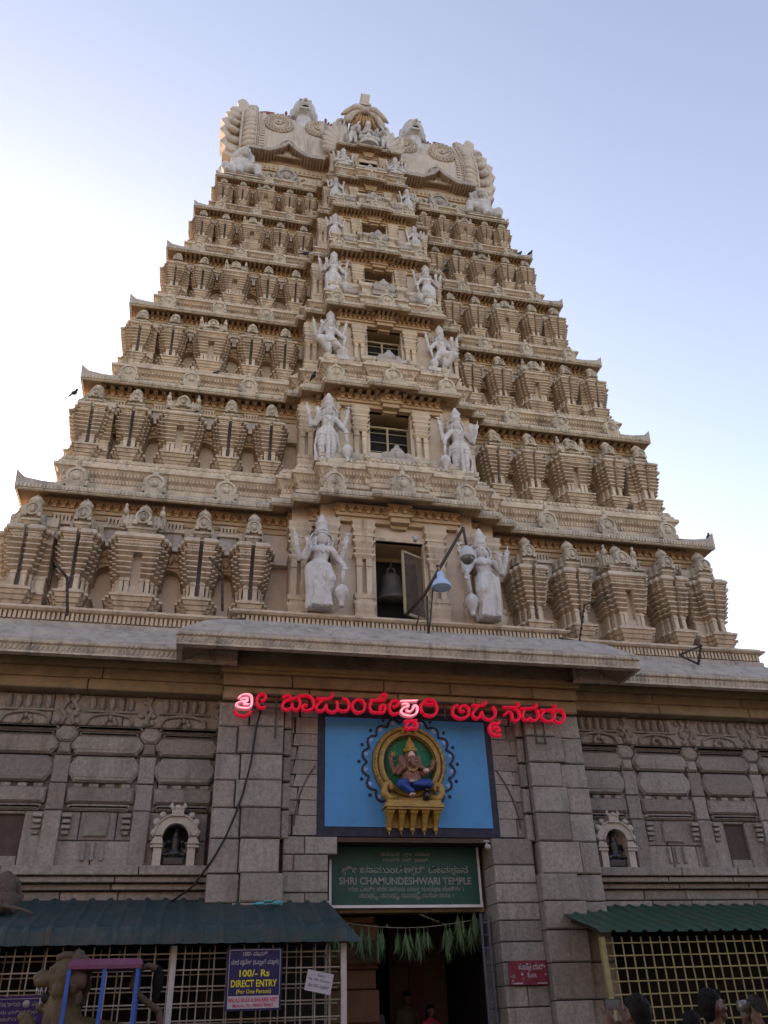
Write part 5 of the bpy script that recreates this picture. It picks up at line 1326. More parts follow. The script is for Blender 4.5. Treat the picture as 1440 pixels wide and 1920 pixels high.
mb.build('lettering', M['boardtext'], nb)

# ------------------------------------------------------------------ signs on the rails and the jamb
pb = thing('price_sign', 'royal blue sign reading 100 Rs direct entry tied to the left railing', 'sign', (-2.80, -1.74, 1.52))
mb = MB(); mb.box(-.385, .385, 0, .02, 0, .76); mb.build('board', M['signblue'], pb)
mb = MB(); mb.box(-.355, .355, -.003, 0, .025, .175); mb.build('white_band', M['whitetxt'], pb)
mb = MB()
for x0, x1, z0, z1 in ((-.36, .36, .735, .742), (-.36, -.353, .18, .742), (.353, .36, .18, .742)): mb.box(x0, x1, -.003, 0, z0, z1)
write(mb, '100/- ಪಾವತಿ', 0, .665, .052, .34, y=-.003, bold=.008); write(mb, 'ನೇರ ಪವೇಶ (ಒಬಂಗೆ ಮಾತ)', 0, .56, .055, .66, y=-.003, bold=.008, subs=((.25, 'ರ', .5), (.62, 'ಬ', .5), (.9, 'ರ', .5)))
mb.build('white_print', M['whitetxt'], pb)
mb = MB(); write(mb, '100/- Rs', 0, .41, .085, .42, y=-.003, bold=.02); write(mb, 'DIRECT ENTRY', 0, .285, .085, .64, y=-.003, bold=.02); write(mb, '(For One Person)', 0, .205, .05, .48, y=-.003, bold=.01); mb.build('yellow_print', M['yellowtxt'], pb)
mb = MB(); write(mb, 'BALAJI SILKS & BALAJEE NXT', 0, .105, .048, .68, y=-.006, bold=.02); write(mb, 'Mysuru. Ph : 98450 98467', 0, .042, .042, .56, y=-.006, bold=.012); mb.build('red_print', M['redtxt'], pb)
pp = thing('paper_notice', 'tilted white paper notice with handwriting tied to the railing', 'notice', (-1.88, -1.73, 1.84))
mb = MB(); Rt = Matrix.Rotation(.20, 4, 'Y'); mb.T = Rt; mb.box(-.19, .19, 0, .006, -.13, .13); mb.T = None; mb.build('sheet', M['paper'], pp)
mb = MB()
def rw_(t, x, z, h, w):
    p = Rt @ Vector((x, 0, z)); write(mb, t, p.x, p.z, h, w, y=-.004, rot=.20)
rw_('Gate 2', .02, .07, .03, .11); rw_('Rs. 100/- Counter', .0, .01, .032, .30); rw_('ರೂ. 100/- ರ ಪವೇಶ', .0, -.07, .038, .30)
mb.build('handwriting', M['ink'], pp)
es = thing('exit_sign', 'faded crimson exit sign with peeling white print on the right door jamb', 'sign', (1.92, -.10, 1.97))
mb = MB(); mb.box(-.34, .34, 0, .02, -.18, .18); mb.build('plate', M['exitred'], es)
mb = MB(); write(mb, 'ಹೊರಕೆ ದಾರಿ', .05, .045, .08, .46, y=-.003, bold=.01, subs=((.42, 'ಕ', .5),)); write(mb, 'Exit', .06, -.07, .07, .16, y=-.003, bold=.008)
re_ = random.Random(2)
for i in range(16):
    x = re_.choice((-.3, -.29, -.26, .28, .0, -.12)) + re_.uniform(-.03, .03); z = re_.uniform(-.16, .13); r = re_.uniform(.006, .02)
    mb.box(x - r, x + r, -.003, 0, z - r, z + r * .8)
mb.box(-.32, -.12, -.003, 0, -.165, -.145); mb.box(.14, .31, -.003, 0, -.165, -.15)
mb.build('print', M['whitetxt'], es)
bn = thing('purple_banner', 'purple printed cloth banner behind the golden lion at the far left', 'banner', (-5.9, -2.2, 1.0))
mb = MB(); mb.prism([(-.9, 0, -.6), (.40, 0, -.6), (.44, 0, .76), (-.9, 0, .72)], (0, .012, 0)); mb.build('cloth', M['purple'], bn)
mb = MB(); write(mb, 'ಶುಭಾಶಯ', .0, .64, .045, .26, y=-.003, bold=.01); write(mb, 'ಸೇವಾ', .34, .64, .045, .14, y=-.003, bold=.01); mb.lathe((.2, -.004, .66), [(.045, 0), (.045, -.003)], 12, axis='y'); write(mb, 'ದೇವಾಲಯ ವತಿಯಿಂದ', .0, .555, .035, .7, y=-.003, bold=.01)
write(mb, 'ಭಕರಿಗೆ ಸಾಗತ', .1, .48, .035, .5, y=-.003, bold=.01); write(mb, 'ಮೈಸೂರು', .02, .41, .035, .3, y=-.003, bold=.01); mb.box(-.8, .42, -.003, 0, .715, .722); mb.build('print', M['boardtext'], bn)

# ------------------------------------------------------------------ awnings
def awning(name, label, x0, x1, prof, m, pitch, endcap=None):
    root = thing(name, label, 'awning', (0, 0, 0))
    mb = MB(); vs = []; fs = []
    nx = int((x1 - x0) / (pitch / 8)); n = len(prof)
    def h(i):
        return (0, 0, 0, 0, 0, 0, .035, .035)[i % 8]
    for i in range(nx + 1):
        x = x0 + (x1 - x0) * i / nx
        for j, (y, z) in enumerate(prof):
            k = h(i)
            ty, tz = (prof[min(j + 1, n - 1)][0] - prof[max(j - 1, 0)][0]), (prof[min(j + 1, n - 1)][1] - prof[max(j - 1, 0)][1])
            l = math.hypot(ty, tz); ny, nz = tz / l, -ty / l
            if nz < 0 and abs(ty) > .05: ny, nz = -ny, -nz
            xx = x
            if endcap and x > endcap[0]:
                pass
            vs.append((xx, y + ny * k, z + nz * k))
    for i in range(nx):
        for j in range(n - 1): fs.append((i * n + j, (i + 1) * n + j, (i + 1) * n + j + 1, i * n + j + 1))
    mb._add(vs, fs); o = mb.build('corrugated_sheet', m, root)
    so = o.modifiers.new('s', 'SOLIDIFY'); so.thickness = .006
    return root
AL = awning('left_awning', 'teal corrugated metal awning with drooping front over the left railing', -10.5, -1.50, [(.34, 3.16), (-.3, 3.0), (-1.0, 2.80), (-1.66, 2.60), (-1.76, 2.56), (-1.82, 2.50), (-1.84, 2.34)], M['awnblue'], .29)
AL.name = 'metal_awning'
mb = MB(); mb.prism([(-1.50, .34, 3.16), (-1.50, -.3, 3.0), (-1.50, -1.0, 2.8), (-1.50, -1.66, 2.6), (-1.50, -1.84, 2.34), (-1.22, -1.6, 2.36), (-1.28, -1.1, 2.5)], (.01, 0, 0)); mb.build('end_flap', M['awnblue'], AL)
mb = MB()
for x in (-9.2, -7.3, -5.4, -3.5, -1.6): mb.tube([(x, .3, 2.9), (x, -1.7, 2.40)], .025, 6); mb.tube([(x, .3, 2.2), (x, -1.0, 2.55)], .02, 6)
mb.tube([(-10, -1.75, 2.38), (-1.5, -1.75, 2.38)], .025, 6); mb.build('support_frame', M['iron'], AL)
AR2 = awning('right_awning', 'green corrugated metal awning sloping over the right grid railing', 2.62, 9.5, [(.34, 3.02), (-.2, 2.86), (-.7, 2.70), (-1.15, 2.58), (-1.45, 2.50), (-1.60, 2.43)], M['awngreen'], .27)
AR2.name = 'metal_awning'
mb = MB()
for x in (2.75, 4.6, 6.5, 8.4): mb.tube([(x, .3, 2.86), (x, -1.5, 2.42)], .022, 6)
mb.build('support_frame', M['iron'], AR2)
cy = tag(MB().build('plastic_scrap', M['cyan']), 'crumpled cyan plastic scrap lying on top of the left awning', 'litter')
mb = MB(); rs = random.Random(4)
for i in range(9):
    x = rs.uniform(-.2, .2); mb.ball((x, rs.uniform(-.06, .06), rs.uniform(0, .05)), (rs.uniform(.05, .1), rs.uniform(.04, .07), rs.uniform(.012, .03)), 7, 4)
cy.data = mb.data('plastic_scrap', M['cyan']); cy.location = (-2.55, -.62, 2.97)

# ------------------------------------------------------------------ railings
def railing(name, label, x0, x1, y, z0, z1, sx, sz, r, m, posts, pm, second=None):
    root = thing(name, label, 'railing', ((x0 + x1) / 2, y, GZ)); ox = (x0 + x1) / 2
    mb = MB(); n = int((x1 - x0) / sx)
    for i in range(n + 1):
        x = x0 + (x1 - x0) * i / n - ox; mb.box(x - r, x + r, -r, r, z0 - GZ, z1 - GZ)
    mb.build('upright_bar', m, root)
    mb = MB(); k = int((z1 - z0) / sz)
    for i in range(k + 1):
        z = z0 + (z1 - z0) * (i + .5) / (k + 1) - GZ; mb.box(x0 - ox, x1 - ox, -r * 2.6, -r, z - r, z + r)
    mb.build('cross_bar', m, root)
    for px in posts:
        mb = MB(); mb.box(px - .04 - ox, px + .04 - ox, -.055, .025, 0, z1 - GZ + .0); mb.build('post', pm, root)
    if second:
        mb = MB()
        for i in range(int(n * .8) + 1):
            x = x0 + (x1 - x0) * i / (n * .8) - ox; mb.box(x - r, x + r, second, second + 2 * r, z0 - GZ, z1 - GZ)
        for i in range(k + 1):
            z = z0 + (z1 - z0) * (i + .35) / (k + 1) - GZ; mb.box(x0 - ox, x1 - ox, second - .02, second, z - r, z + r)
        mb.build('rear_grille', m, root)
    return root
railing('bar_railing', 'dull steel barred queue railing under the teal awning', -10.4, -1.50, -1.55, GZ + .1, 2.34, .205, .22, .0085, M['steel'], (-1.50, -3.93, -6.6, -9.0), M['postw'], second=.55)
railing('grid_railing', 'yellowed square grid railing under the green awning', 2.72, 9.4, -1.42, GZ + .1, 2.38, .165, .19, .009, M['yellowbar'], (2.70, 5.9, 9.2), M['yellowbar'])
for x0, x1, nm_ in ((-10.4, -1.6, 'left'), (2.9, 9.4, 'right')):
    o = MB().box(x0, x1, .18, .22, GZ, 2.75).build('queue_shade_sheet', M['dark'])  # near-black sheet added as painted-in shade behind the bars
    tag(o, 'near-black sheet standing in for shade behind the %s railing' % nm_, 'dark sheet')
    o.data.name = 'queue_shade_sheet'
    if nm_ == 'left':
        o.data = MB().box(-10.4, -3.55, .18, .22, GZ, 2.75).box(-3.55, -1.6, -.40, -.36, GZ, 2.75).data('queue_shade_sheet', M['dark'])

# ------------------------------------------------------------------ things on the ledges: lamp arm, brackets, cameras, bell, casement
lp = thing('lamp_arm', 'leaning iron lamp pole on the porch eave carrying a pale blue bell-shaped lamp', 'lamp', (.27, -1.0, 7.55))
def L(x, y, z): return (x - .27, y + 1.0, z - 7.55)
mb = MB(); mb.tube([L(.27, -1.0, 7.52), L(.30, -1.0, 8.46)], .02, 6); mb.tube([L(.05, -1.0, 7.8), L(.22, -1.0, 8.4)], .015, 6); mb.tube([L(-.03, -.55, 8.22), L(.26, -1.0, 8.5), L(1.12, -1.2, 10.0)], .034, 6); mb.tube([L(1.12, -1.2, 10.0), L(1.15, -1.2, 9.56)], .03, 6)
mb.tube([L(.27, -1.0, 7.52), L(.45, -1.05, 8.8)], .015, 6); mb.box(-.12, .12, -.08, .08, -.03, 0)
mb.build('pole', M['iron'], lp)
c = L(.56, -1.15, 8.58)
mb = MB(); mb.lathe(c, [(.20, 0), (.205, .02), (.17, .10), (.14, .16), (.085, .20), (.075, .22), (.07, .34), (.02, .36)], 20); mb.build('lamp_shade', M['lampblue'], lp)
mb = MB(); mb.lathe(c, [(.01, .14), (.12, .12), (.19, .004), (.17, -.002), (.02, .10)], 20); mb.tube([(c[0], c[1], c[2] + .36), (c[0] - .02, c[1] + .02, c[2] + .47)], .02, 6); mb.build('reflector', M['lampin'], lp)
dm = thing('dome_camera', 'grey dome surveillance camera hanging from the tip of the lamp pole', 'camera', (1.15, -1.2, 9.55))
mb = MB(); mb.lathe((0, 0, -.28), [(.155, 0), (.165, .03), (.16, .12), (.12, .22), (.05, .27), (.03, .3)], 18); mb.build('housing', M['domegrey'], dm)
mb = MB(); mb.ball((0, 0, -.28), (.135, .135, .13), 16, 8); mb.build('dome', M['smoke'], dm)
def bracket(pts, label, r=.028, thick=None):
    o = thing('iron_bracket', label, 'bracket', pts[0][0], 'rusty brackets on the ledge')
    mb = MB()
    b = Vector(pts[0][0])
    for ln in pts: mb.tube([Vector(p) - b for p in ln], r, 5)
    for i in range(7):
        p = Vector(pts[0][0]).lerp(Vector(pts[0][1]), i / 6) - b; mb.ball((p.x, p.y - .02, p.z), .035, 5, 3)
    mb.build('arm', M['iron'], o)
bracket([[(-6.42, -.42, 7.85), (-6.55, -.42, 8.6)], [(-6.55, -.42, 8.6), (-6.80, -.5, 8.86)]], 'forked rusty bracket before the second left shrine of the lowest storey')
bracket([[(-3.64, -.50, 8.1), (-3.70, -.5, 8.90)], [(-3.70, -.5, 8.90), (-3.98, -.55, 9.2)]], 'forked rusty bracket left of the big statue on the lowest storey')
bracket([[(3.70, -.45, 7.95), (3.95, -.45, 8.78)], [(3.95, -.45, 8.78), (4.50, -.45, 9.02)]], 'thin rusty arm standing right of the lamp pole on the ledge', r=.018)
bracket([[(6.35, -.45, 7.58), (6.52, -.45, 8.0)], [(6.52, -.45, 8.0), (5.95, -.45, 7.76)], [(5.95, -.45, 7.76), (6.35, -.45, 7.58)]], 'triangular rusty bracket on the eave at far right', r=.024)
def cctv(loc, label):
    o = thing('security_camera', label, 'camera', loc, 'small white security cameras')
    mb = MB(); mb.box(-.05, .05, -.04, .04, -.02, 0); mb.tube([(0, 0, -.02), (0, -.04, -.09)], .018, 6); mb.build('mount', M['postw'], o)
    mb = MB(); mb.tube([(.01, .0, -.09), (-.03, -.15, -.13)], [.045, .05], 10); mb.build('camera_body', M['postw'], o)
cctv((.28, -.42, 10.15), 'small white security camera under the lintel of the bell window')
cctv((1.36, -.16, 4.05), 'small white security camera beside the green name board')
bl = thing('bronze_bell', 'large old bronze bell hanging inside the lowest tower window', 'bell', (-.02, .62, 10.0))
mb = MB(); mb.lathe((0, 0, -.95), [(.37, 0), (.38, .03), (.31, .12), (.25, .30), (.22, .50), (.20, .62), (.12, .70), (.05, .72)], 20); mb.build('bell', M['bronze'], bl)
mb = MB(); mb.tube([(-.09, 0, -.24), (-.08, 0, -.12), (0, 0, -.08), (.08, 0, -.12), (.09, 0, -.24)], .03, 6); mb.tube([(0, 0, -.1), (0, 0, .06)], .03, 6); mb.build('hanger', M['bronze'], bl)
mb = MB(); mb.box(-.58, .58, -.03, .03, .05, .14); mb.build('beam', M['woodlt'], bl)
cs = thing('open_casement', 'open wooden window leaf with wire mesh in the lowest tower window', 'window leaf', (.55, -.02, 8.36))
ang = R(28)
mb = MB(); mb.T = Matrix.Rotation(ang, 4, 'Z')
for x0, x1, z0, z1 in ((-.62, -.57, 0, 1.5), (-.05, 0, 0, 1.5), (-.62, 0, 0, .06), (-.62, 0, 1.45, 1.5)): mb.box(x0, x1, -.02, .02, z0, z1)
mb.T = None; mb.build('frame', M['woodlt'], cs)
mb = MB(); mb.T = Matrix.Rotation(ang, 4, 'Z')
for i in range(17): mb.box(-.57 + .032 * i, -.562 + .032 * i, -.004, .004, .06, 1.45)
for i in range(28): mb.box(-.57, -.05, -.003, .003, .06 + .05 * i, .066 + .05 * i)
mb.T = None; mb.build('wire_mesh', M['mesh'], cs)

# pale arched niches with black stone figures on the granite wings
for sg in (-1, 1):
    side = 'left' if sg < 0 else 'right'
    nf = thing('arched_niche', 'small cream arched niche frame on the granite wall %s of the doorway' % side, 'niche', (sg * 4.10, .30, 3.67), 'arched niches on the granite wall')
    mb = MB()
    for s in (-1, 1):
        mb.box(s * .19, s * .31, -.10, .25, 0, .30); mb.box(s * .18, s * .36, -.13, .25, .30, .335); mb.box(s * .19, s * .33, -.11, .25, .335, .36); mb.box(s * .18, s * .36, -.14, .25, .36, .39); mb.box(s * .19, s * .34, -.12, .25, .39, .44); mb.box(s * .20, s * .32, -.1, .25, .44, .50)
        mb.ball((s * .33, -.08, .55), (.05, .05, .06), 8, 5)
    N = 12
    for i in range(N):
        a0, a1 = math.pi * i / N, math.pi * (i + 1) / N
        P = lambda a, r: (r * math.cos(a), r * math.sin(a) * 1.12 + .48)
        q = [P(a0, .20), P(a0, .345), P(a1, .345), P(a1, .20)]
        mb.prism([(x, -.10, z) for x, z in q], (0, .35, 0))
    for r, y in ((.21, -.11), (.335, -.11)): mb.tube([(r * math.cos(math.pi * i / N), y, r * 1.12 * math.sin(math.pi * i / N) + .48) for i in range(N + 1)], .02, 6)
    mb.fr(-.09, .09, -.15, .1, .82, .94, .0); mb.ball((0, -.12, .97), (.06, .05, .05), 8, 5); mb.box(-.07, .07, -.155, .1, .86, .89)
    mb.box(-.46, .40, -.14, .25, -.10, -.004)
    nf.scale = (1.12, 1, .97)
    for q in (-1, 1): mb.tube([(q * .04, -.12, .93), (q * .11, -.12, 1.0), (q * .09, -.12, 1.05)], [.04, .035, .015], 6); mb.ball((q * .30, -.1, .72), (.06, .05, .07), 7, 5); mb.ball((q * .22, -.1, .84), (.055, .05, .06), 7, 5)
    mb.build('surround', M['niche'], nf)
    mb = MB(); mb.box(-.2, .2, .15, .2, 0, .72); mb.build('dark_back', M['dark'], nf)
    st = thing('niche_idol', 'small glossy black stone idol seated inside the %s arched niche' % side, 'idol', (sg * 4.10, .36, 3.69), 'black idols in the arched niches')
    mb = MB(); mb.box(-.17, .17, -.10, .08, 0, .12); mb.ball((0, 0, .19), (.17, .11, .09), 12, 6)
    for s in (-1, 1): limb(mb, (s * .08, -.02, .19), (s * .17, -.06, .17), .05, .04); limb(mb, (s * .10, 0, .40), (s * .16, -.02, .30), .03, .028); limb(mb, (s * .16, -.02, .30), (s * .13, -.08, .38), .026, .022)
    limb(mb, (0, 0, .22), (0, 0, .40), .085, .09); mb.ball((0, -.01, .50), (.06, .06, .075), 10, 6); limb(mb, (0, 0, .56), (0, 0, .66), .05, .02)
    fused(mb, 'figure', M['blackstone'], st, voxel=.012, smooth=1)

# black cable drooping down the left pilaster
cb = tag(MB().build('power_cable', M['black']), 'black cable drooping from the lettering across the left pilaster to the awning', 'cable')
mb = MB(); mb.tube([(-2.78, -.30, 6.35), (-2.86, -.27, 5.94), (-2.92, -.27, 5.31), (-3.02, -.26, 4.80), (-3.14, -.25, 4.4), (-3.28, -.23, 4.04), (-3.45, -.20, 3.72), (-3.74, -.05, 3.32), (-4.06, .05, 3.1)], .018, 6); cb.data = mb.data('power_cable', M['black'])

# leaf garland across the doorway
gl = thing('leaf_garland', 'string of hanging green leaf bunches across the doorway below the name board', 'garland', (0, .58, 2.85))
rg = random.Random(9)
mb = MB(); gp = [(-1.42 + 2.84 * i / 12, 0, .02 - .14 * math.sin(math.pi * i / 12)) for i in range(13)]; mb.tube(gp, .006, 5); mb.build('string', M['steel'], gl)
def leafbunch(n, Lmin, Lmax, w):
    mb = MB()
    for i in range(n):
        a = rg.uniform(0, 2 * math.pi); sp = rg.uniform(.05, .55); l = rg.uniform(Lmin, Lmax)
        d = Vector((math.cos(a) * sp, math.sin(a) * sp * .6, -1)).normalized(); s = Vector((math.cos(a + 1.6), math.sin(a + 1.6), 0)) * w * rg.uniform(.7, 1.2)
        o = Vector((0, 0, -.05 - rg.uniform(0, .08))); up = Vector((0, -.006, .0))
        p1, p2, p3 = o + d * l * .35, o + d * l * .7 + Vector((-d.x * .08 * l, 0, 0)), o + d * l + Vector((-d.x * rg.uniform(-.5, .7) * l, 0, .01))
        mb._add([o, p1 + s, p1 - s, p2 + s * .8, p2 - s * .8, p3, p1 + up, p2 + up], [(0, 1, 6), (0, 6, 2), (1, 3, 7, 6), (2, 6, 7, 4), (3, 5, 7), (4, 7, 5)])
    mb.tube([(0, 0, 0), (0, 0, -.1)], .008, 4)
    return mb
for i in range(12):
    t = (i + .5) / 12; x = -1.42 + 2.84 * t; z = .02 - .14 * math.sin(math.pi * t)
    big = i >= 10
    for q in range(3 if big else rg.choice((2, 2, 3))):
        kl = rg.uniform(.7, 1.25); o = leafbunch(int(rg.uniform(34, 60)), .16 * kl, .46 * kl, .02).build('leaf_bunch', M['leaf'], gl); o.location = (x + rg.uniform(-.13, .13), rg.uniform(-.05, .05), z + (.1 * q if big else 0))
# things inside the doorway
dl = thing('door_leaf', 'dark maroon wooden door leaf with pale seam inside the doorway', 'door', (.80, 3.2, .22))
mb = MB(); mb.box(-.55, .62, 0, .08, 0, 2.85); mb.build('panel', M['wood'], dl)
mb = MB(); mb.box(-.16, .14, -.03, 0, 0, 2.8); mb.box(-.16, -.13, -.05, -.03, 0, 2.8); mb.build('centre_stile', mat('maroon_stile', (.085, .03, .035), var=.2), dl)
dg_ = thing('door_gate', 'narrow blue grey metal ladder gate folded against the right door reveal', 'gate', (1.33, .30, .22))
mb = MB()
for x in (-.04, .09): mb.box(x - .016, x + .016, -.016, .016, 0, 2.70)
for i in range(13): mb.box(-.04, .09, -.01, .01, .15 + .2 * i, .165 + .2 * i)
mb.build('bars', mat('blue_grey_metal', (.10, .105, .15), var=.15, bump=0), dg_)

# golden lion with a canopy at the lower left
lv = thing('lion_mount', 'old gold roaring lion mount facing left in front of the barred railing', 'statue', (-4.95, -3.2, GZ))
mb = MB(); z0 = -GZ
def Z(z): return z + .2
limb(mb, (-.10, 0, Z(1.25)), (.55, 0, Z(1.15)), .27, .25); limb(mb, (-.15, 0, Z(1.2)), (-.20, 0, Z(1.62)), .26, .20)
mb.ball((-.20, 0, Z(1.88)), (.23, .20, .23), 14, 8); mb.ball((-.40, 0, Z(1.86)), (.17, .13, .10), 12, 6); mb.ball((-.53, 0, Z(1.90)), (.055, .065, .05), 8, 5); mb.ball((-.47, 0, Z(1.93)), (.08, .07, .06), 8, 5)
mb.ball((-.30, 0, Z(1.57)), (.19, .11, .05), 10, 6); mb.ball((-.44, 0, Z(1.59)), (.06, .08, .045), 8, 5)
for s in (-1, 1): mb.ball((-.34, s * .11, Z(1.98)), (.07, .05, .04), 8, 5); mb.ball((-.35, s * .12, Z(1.94)), (.035, .03, .03), 8, 5); mb.ball((-.10, s * .17, Z(2.05)), (.06, .03, .09), 8, 5); mb.ball((-.24, s * .15, Z(1.75)), (.10, .06, .10), 8, 5)
for x in (-.2, .6):
    for s in (-1, 1): limb(mb, (x, s * .15, Z(1.1)), (x - .03, s * .16, Z(.55)), .13, .09); limb(mb, (x - .03, s * .16, Z(.55)), (x, s * .16, Z(.2)), .08, .075); mb.ball((x - .05, s * .16, Z(.14)), (.12, .08, .07), 8, 5)
limb(mb, (-.35, -.12, Z(1.15)), (-.55, -.14, Z(1.45)), .10, .08); mb.ball((-.58, -.14, Z(1.50)), (.09, .07, .06), 8, 5)
fused(mb, 'body', M['lion'], lv, voxel=.018, smooth=1)
mb = MB(); rm = random.Random(1)
for i in range(60):
    a = rm.uniform(-.5, 3.6); q = rm.uniform(0, 1)
    mb.ball((-.10 + .12 * q + rm.uniform(-.03, .03), .25 * math.cos(a) * (1 - .1 * q), Z(1.86) + .28 * math.sin(a) - .12 * q), (.05, .05, .08), 6, 4)
for i in range(16): mb.ball((-.20 - .016 * i, -.15, Z(1.60 - .03 * i)), (.05, .05, .05), 6, 4)
for i in range(6): mb.ball((-.30 + .05 * i, 0, Z(2.10 + .02 * math.sin(i))), (.06, .09, .06), 6, 4)
fused(mb, 'mane', M['mane'], lv, voxel=.018, smooth=1)
mb = MB()
for s in (-1, 1):
    for i in range(4): mb.tube([(-.50 + .05 * i, s * .085, Z(1.79)), (-.505 + .05 * i, s * .085, Z(1.73))], [.012, .004], 5)
    mb.tube([(-.44, s * .07, Z(1.61)), (-.45, s * .07, Z(1.69))], [.014, .004], 5)
mb.build('teeth', M['whitetxt'], lv)
mb = MB(); mb.ball((-.29, 0, Z(1.69)), (.17, .10, .09), 12, 8); mb.build('mouth', M['dark'], lv)
mb = MB(); mb.tube([(.80, 0, Z(1.15)), (.95, 0, Z(1.30)), (.92, 0, Z(1.52)), (.70, 0, Z(1.66)), (.56, 0, Z(1.80)), (.60, 0, Z(1.95)), (.74, 0, Z(2.0)), (.84, 0, Z(1.96))], [.05, .05, .045, .04, .035, .035, .04, .05], 8); mb.build('tail', M['mane'], lv)
mb = MB(); mb.ball((.87, 0, Z(1.84)), (.07, .06, .16), 10, 6); mb.ball((.86, 0, Z(1.70)), (.05, .04, .1), 8, 5); mb.build('tail_tuft', M['hair'], lv)
cn = thing('canopy_seat', 'small mauve roofed canopy on bright blue posts standing on the lion back', 'canopy', (-4.72, -3.2, 1.17))
mb = MB(); mb.hexa([(-.42, -.30, .83), (.46, -.30, .83), (.46, .30, .83), (-.42, .30, .83)], [(-.36, -.25, .90), (.42, -.25, .90), (.42, .25, .90), (-.36, .25, .90)]); mb.box(-.40, .44, -.31, .31, .79, .83); mb.build('roof', M['mauve'], cn)
for x, y in ((-.38, -.28), (.02, -.28), (.40, -.28), (-.38, .28), (.40, .28)):
    mb = MB(); mb.box(x - .022, x + .022, y - .022, y + .022, .02, .79); mb.build('post', M['bluepost'], cn)
mb = MB(); mb.box(-.40, .44, -.31, .31, .0, .03); mb.build('seat_board', M['bluepost'], cn)

# monkey on the left awning
mk = thing('grey_monkey', 'grey brown monkey seen from behind sitting on the far left of the teal awning', 'monkey', (-6.45, -1.0, 2.84))
mb = MB()
mb.ball((0, 0, .17), (.19, .17, .19), 14, 8); mb.ball((-.01, -.02, .34), (.165, .14, .20), 14, 8); mb.ball((-.02, .05, .48), (.10, .11, .10), 12, 8); mb.ball((-.02, .14, .46), (.05, .06, .05), 8, 5)
for s in (-1, 1):
    limb(mb, (s * .12, .02, .14), (s * .20, .16, .24), .08, .06); limb(mb, (s * .20, .16, .24), (s * .14, .10, .03), .05, .035); mb.ball((s * .13, .16, .025), (.035, .08, .025), 8, 5)
    limb(mb, (s * .14, .04, .42), (s * .19, .12, .26), .055, .045); limb(mb, (s * .19, .12, .26), (s * .12, .22, .12), .042, .03); mb.ball((s * .10, .07, .50), (.02, .03, .035), 6, 4)
mb.tube([(.06, -.12, .08), (.20, -.16, .05), (.34, -.14, .02), (.48, -.20, -.03)], [.035, .028, .024, .014], 8)
fused(mb, 'body', M['monkey'], mk, voxel=.011, smooth=1)

# birds
bm_ = MB(); bm_.ball((0, 0, .10), (.085, .15, .075), 10, 6); bm_.ball((0, -.13, .18), (.05, .055, .05), 10, 6); limb(bm_, (0, -.08, .13), (0, -.12, .17), .05, .045, 8); limb(bm_, (0, .10, .10), (0, .30, .07), .05, .02, 8); limb(bm_, (0, -.17, .175), (0, -.21, .17), .014, .004, 6)
for s in (-1, 1): limb(bm_, (s * .03, 0, .05), (s * .03, -.01, .0), .012, .01, 6)
b0 = fused(bm_, 'perched_bird', M['bird'], None, voxel=.012, smooth=1)
BIRDS = [((-7.36, .50, 13.72), .8, 1.7, 'dark bird on the outer left shrine of the second storey'), ((7.96, .16, 11.20), .4, -2.6, 'dark bird on the right tip of the lowest cornice'), ((-1.93, -.05, 14.62), .3, 1.5, 'dark bird on the cornice left of the lower knee-lifting statue'),
         ((3.36, .98, 16.55), 1.0, 1.5, 'dark bird on a third storey shrine roof at right'), ((-2.08, 1.20, 20.42), 1.4, 1.4, 'dark bird on the fourth cornice left of the window bay'), ((2.16, 1.05, 20.45), .8, 1.4, 'dark bird on the fourth cornice right of the window bay'),
         ((5.02, 1.75, 22.62), 1.0, 1.5, 'dark bird on the fifth cornice near its right end'), ((5.40, 1.72, 22.68), .6, 1.5, 'dark bird on the right tip of the fifth cornice'), ((-4.28, .95, 15.2), 1.1, 1.4, 'dark bird at the foot of a third storey left shrine')]
for i, (p, rz, sc_, lb) in enumerate(BIRDS):
    o = b0 if i == 0 else b0.copy()
    if i: COL.objects.link(o)
    o.location = p; o.rotation_euler = (0, 0, rz); o.scale = (min(abs(sc_), .8) * .8,) * 3
    if sc_ < 0: o.rotation_euler = (-.7, 0, rz); o.scale = (.5,) * 3
    tag(o, lb, 'bird', 'birds perched on the tower')

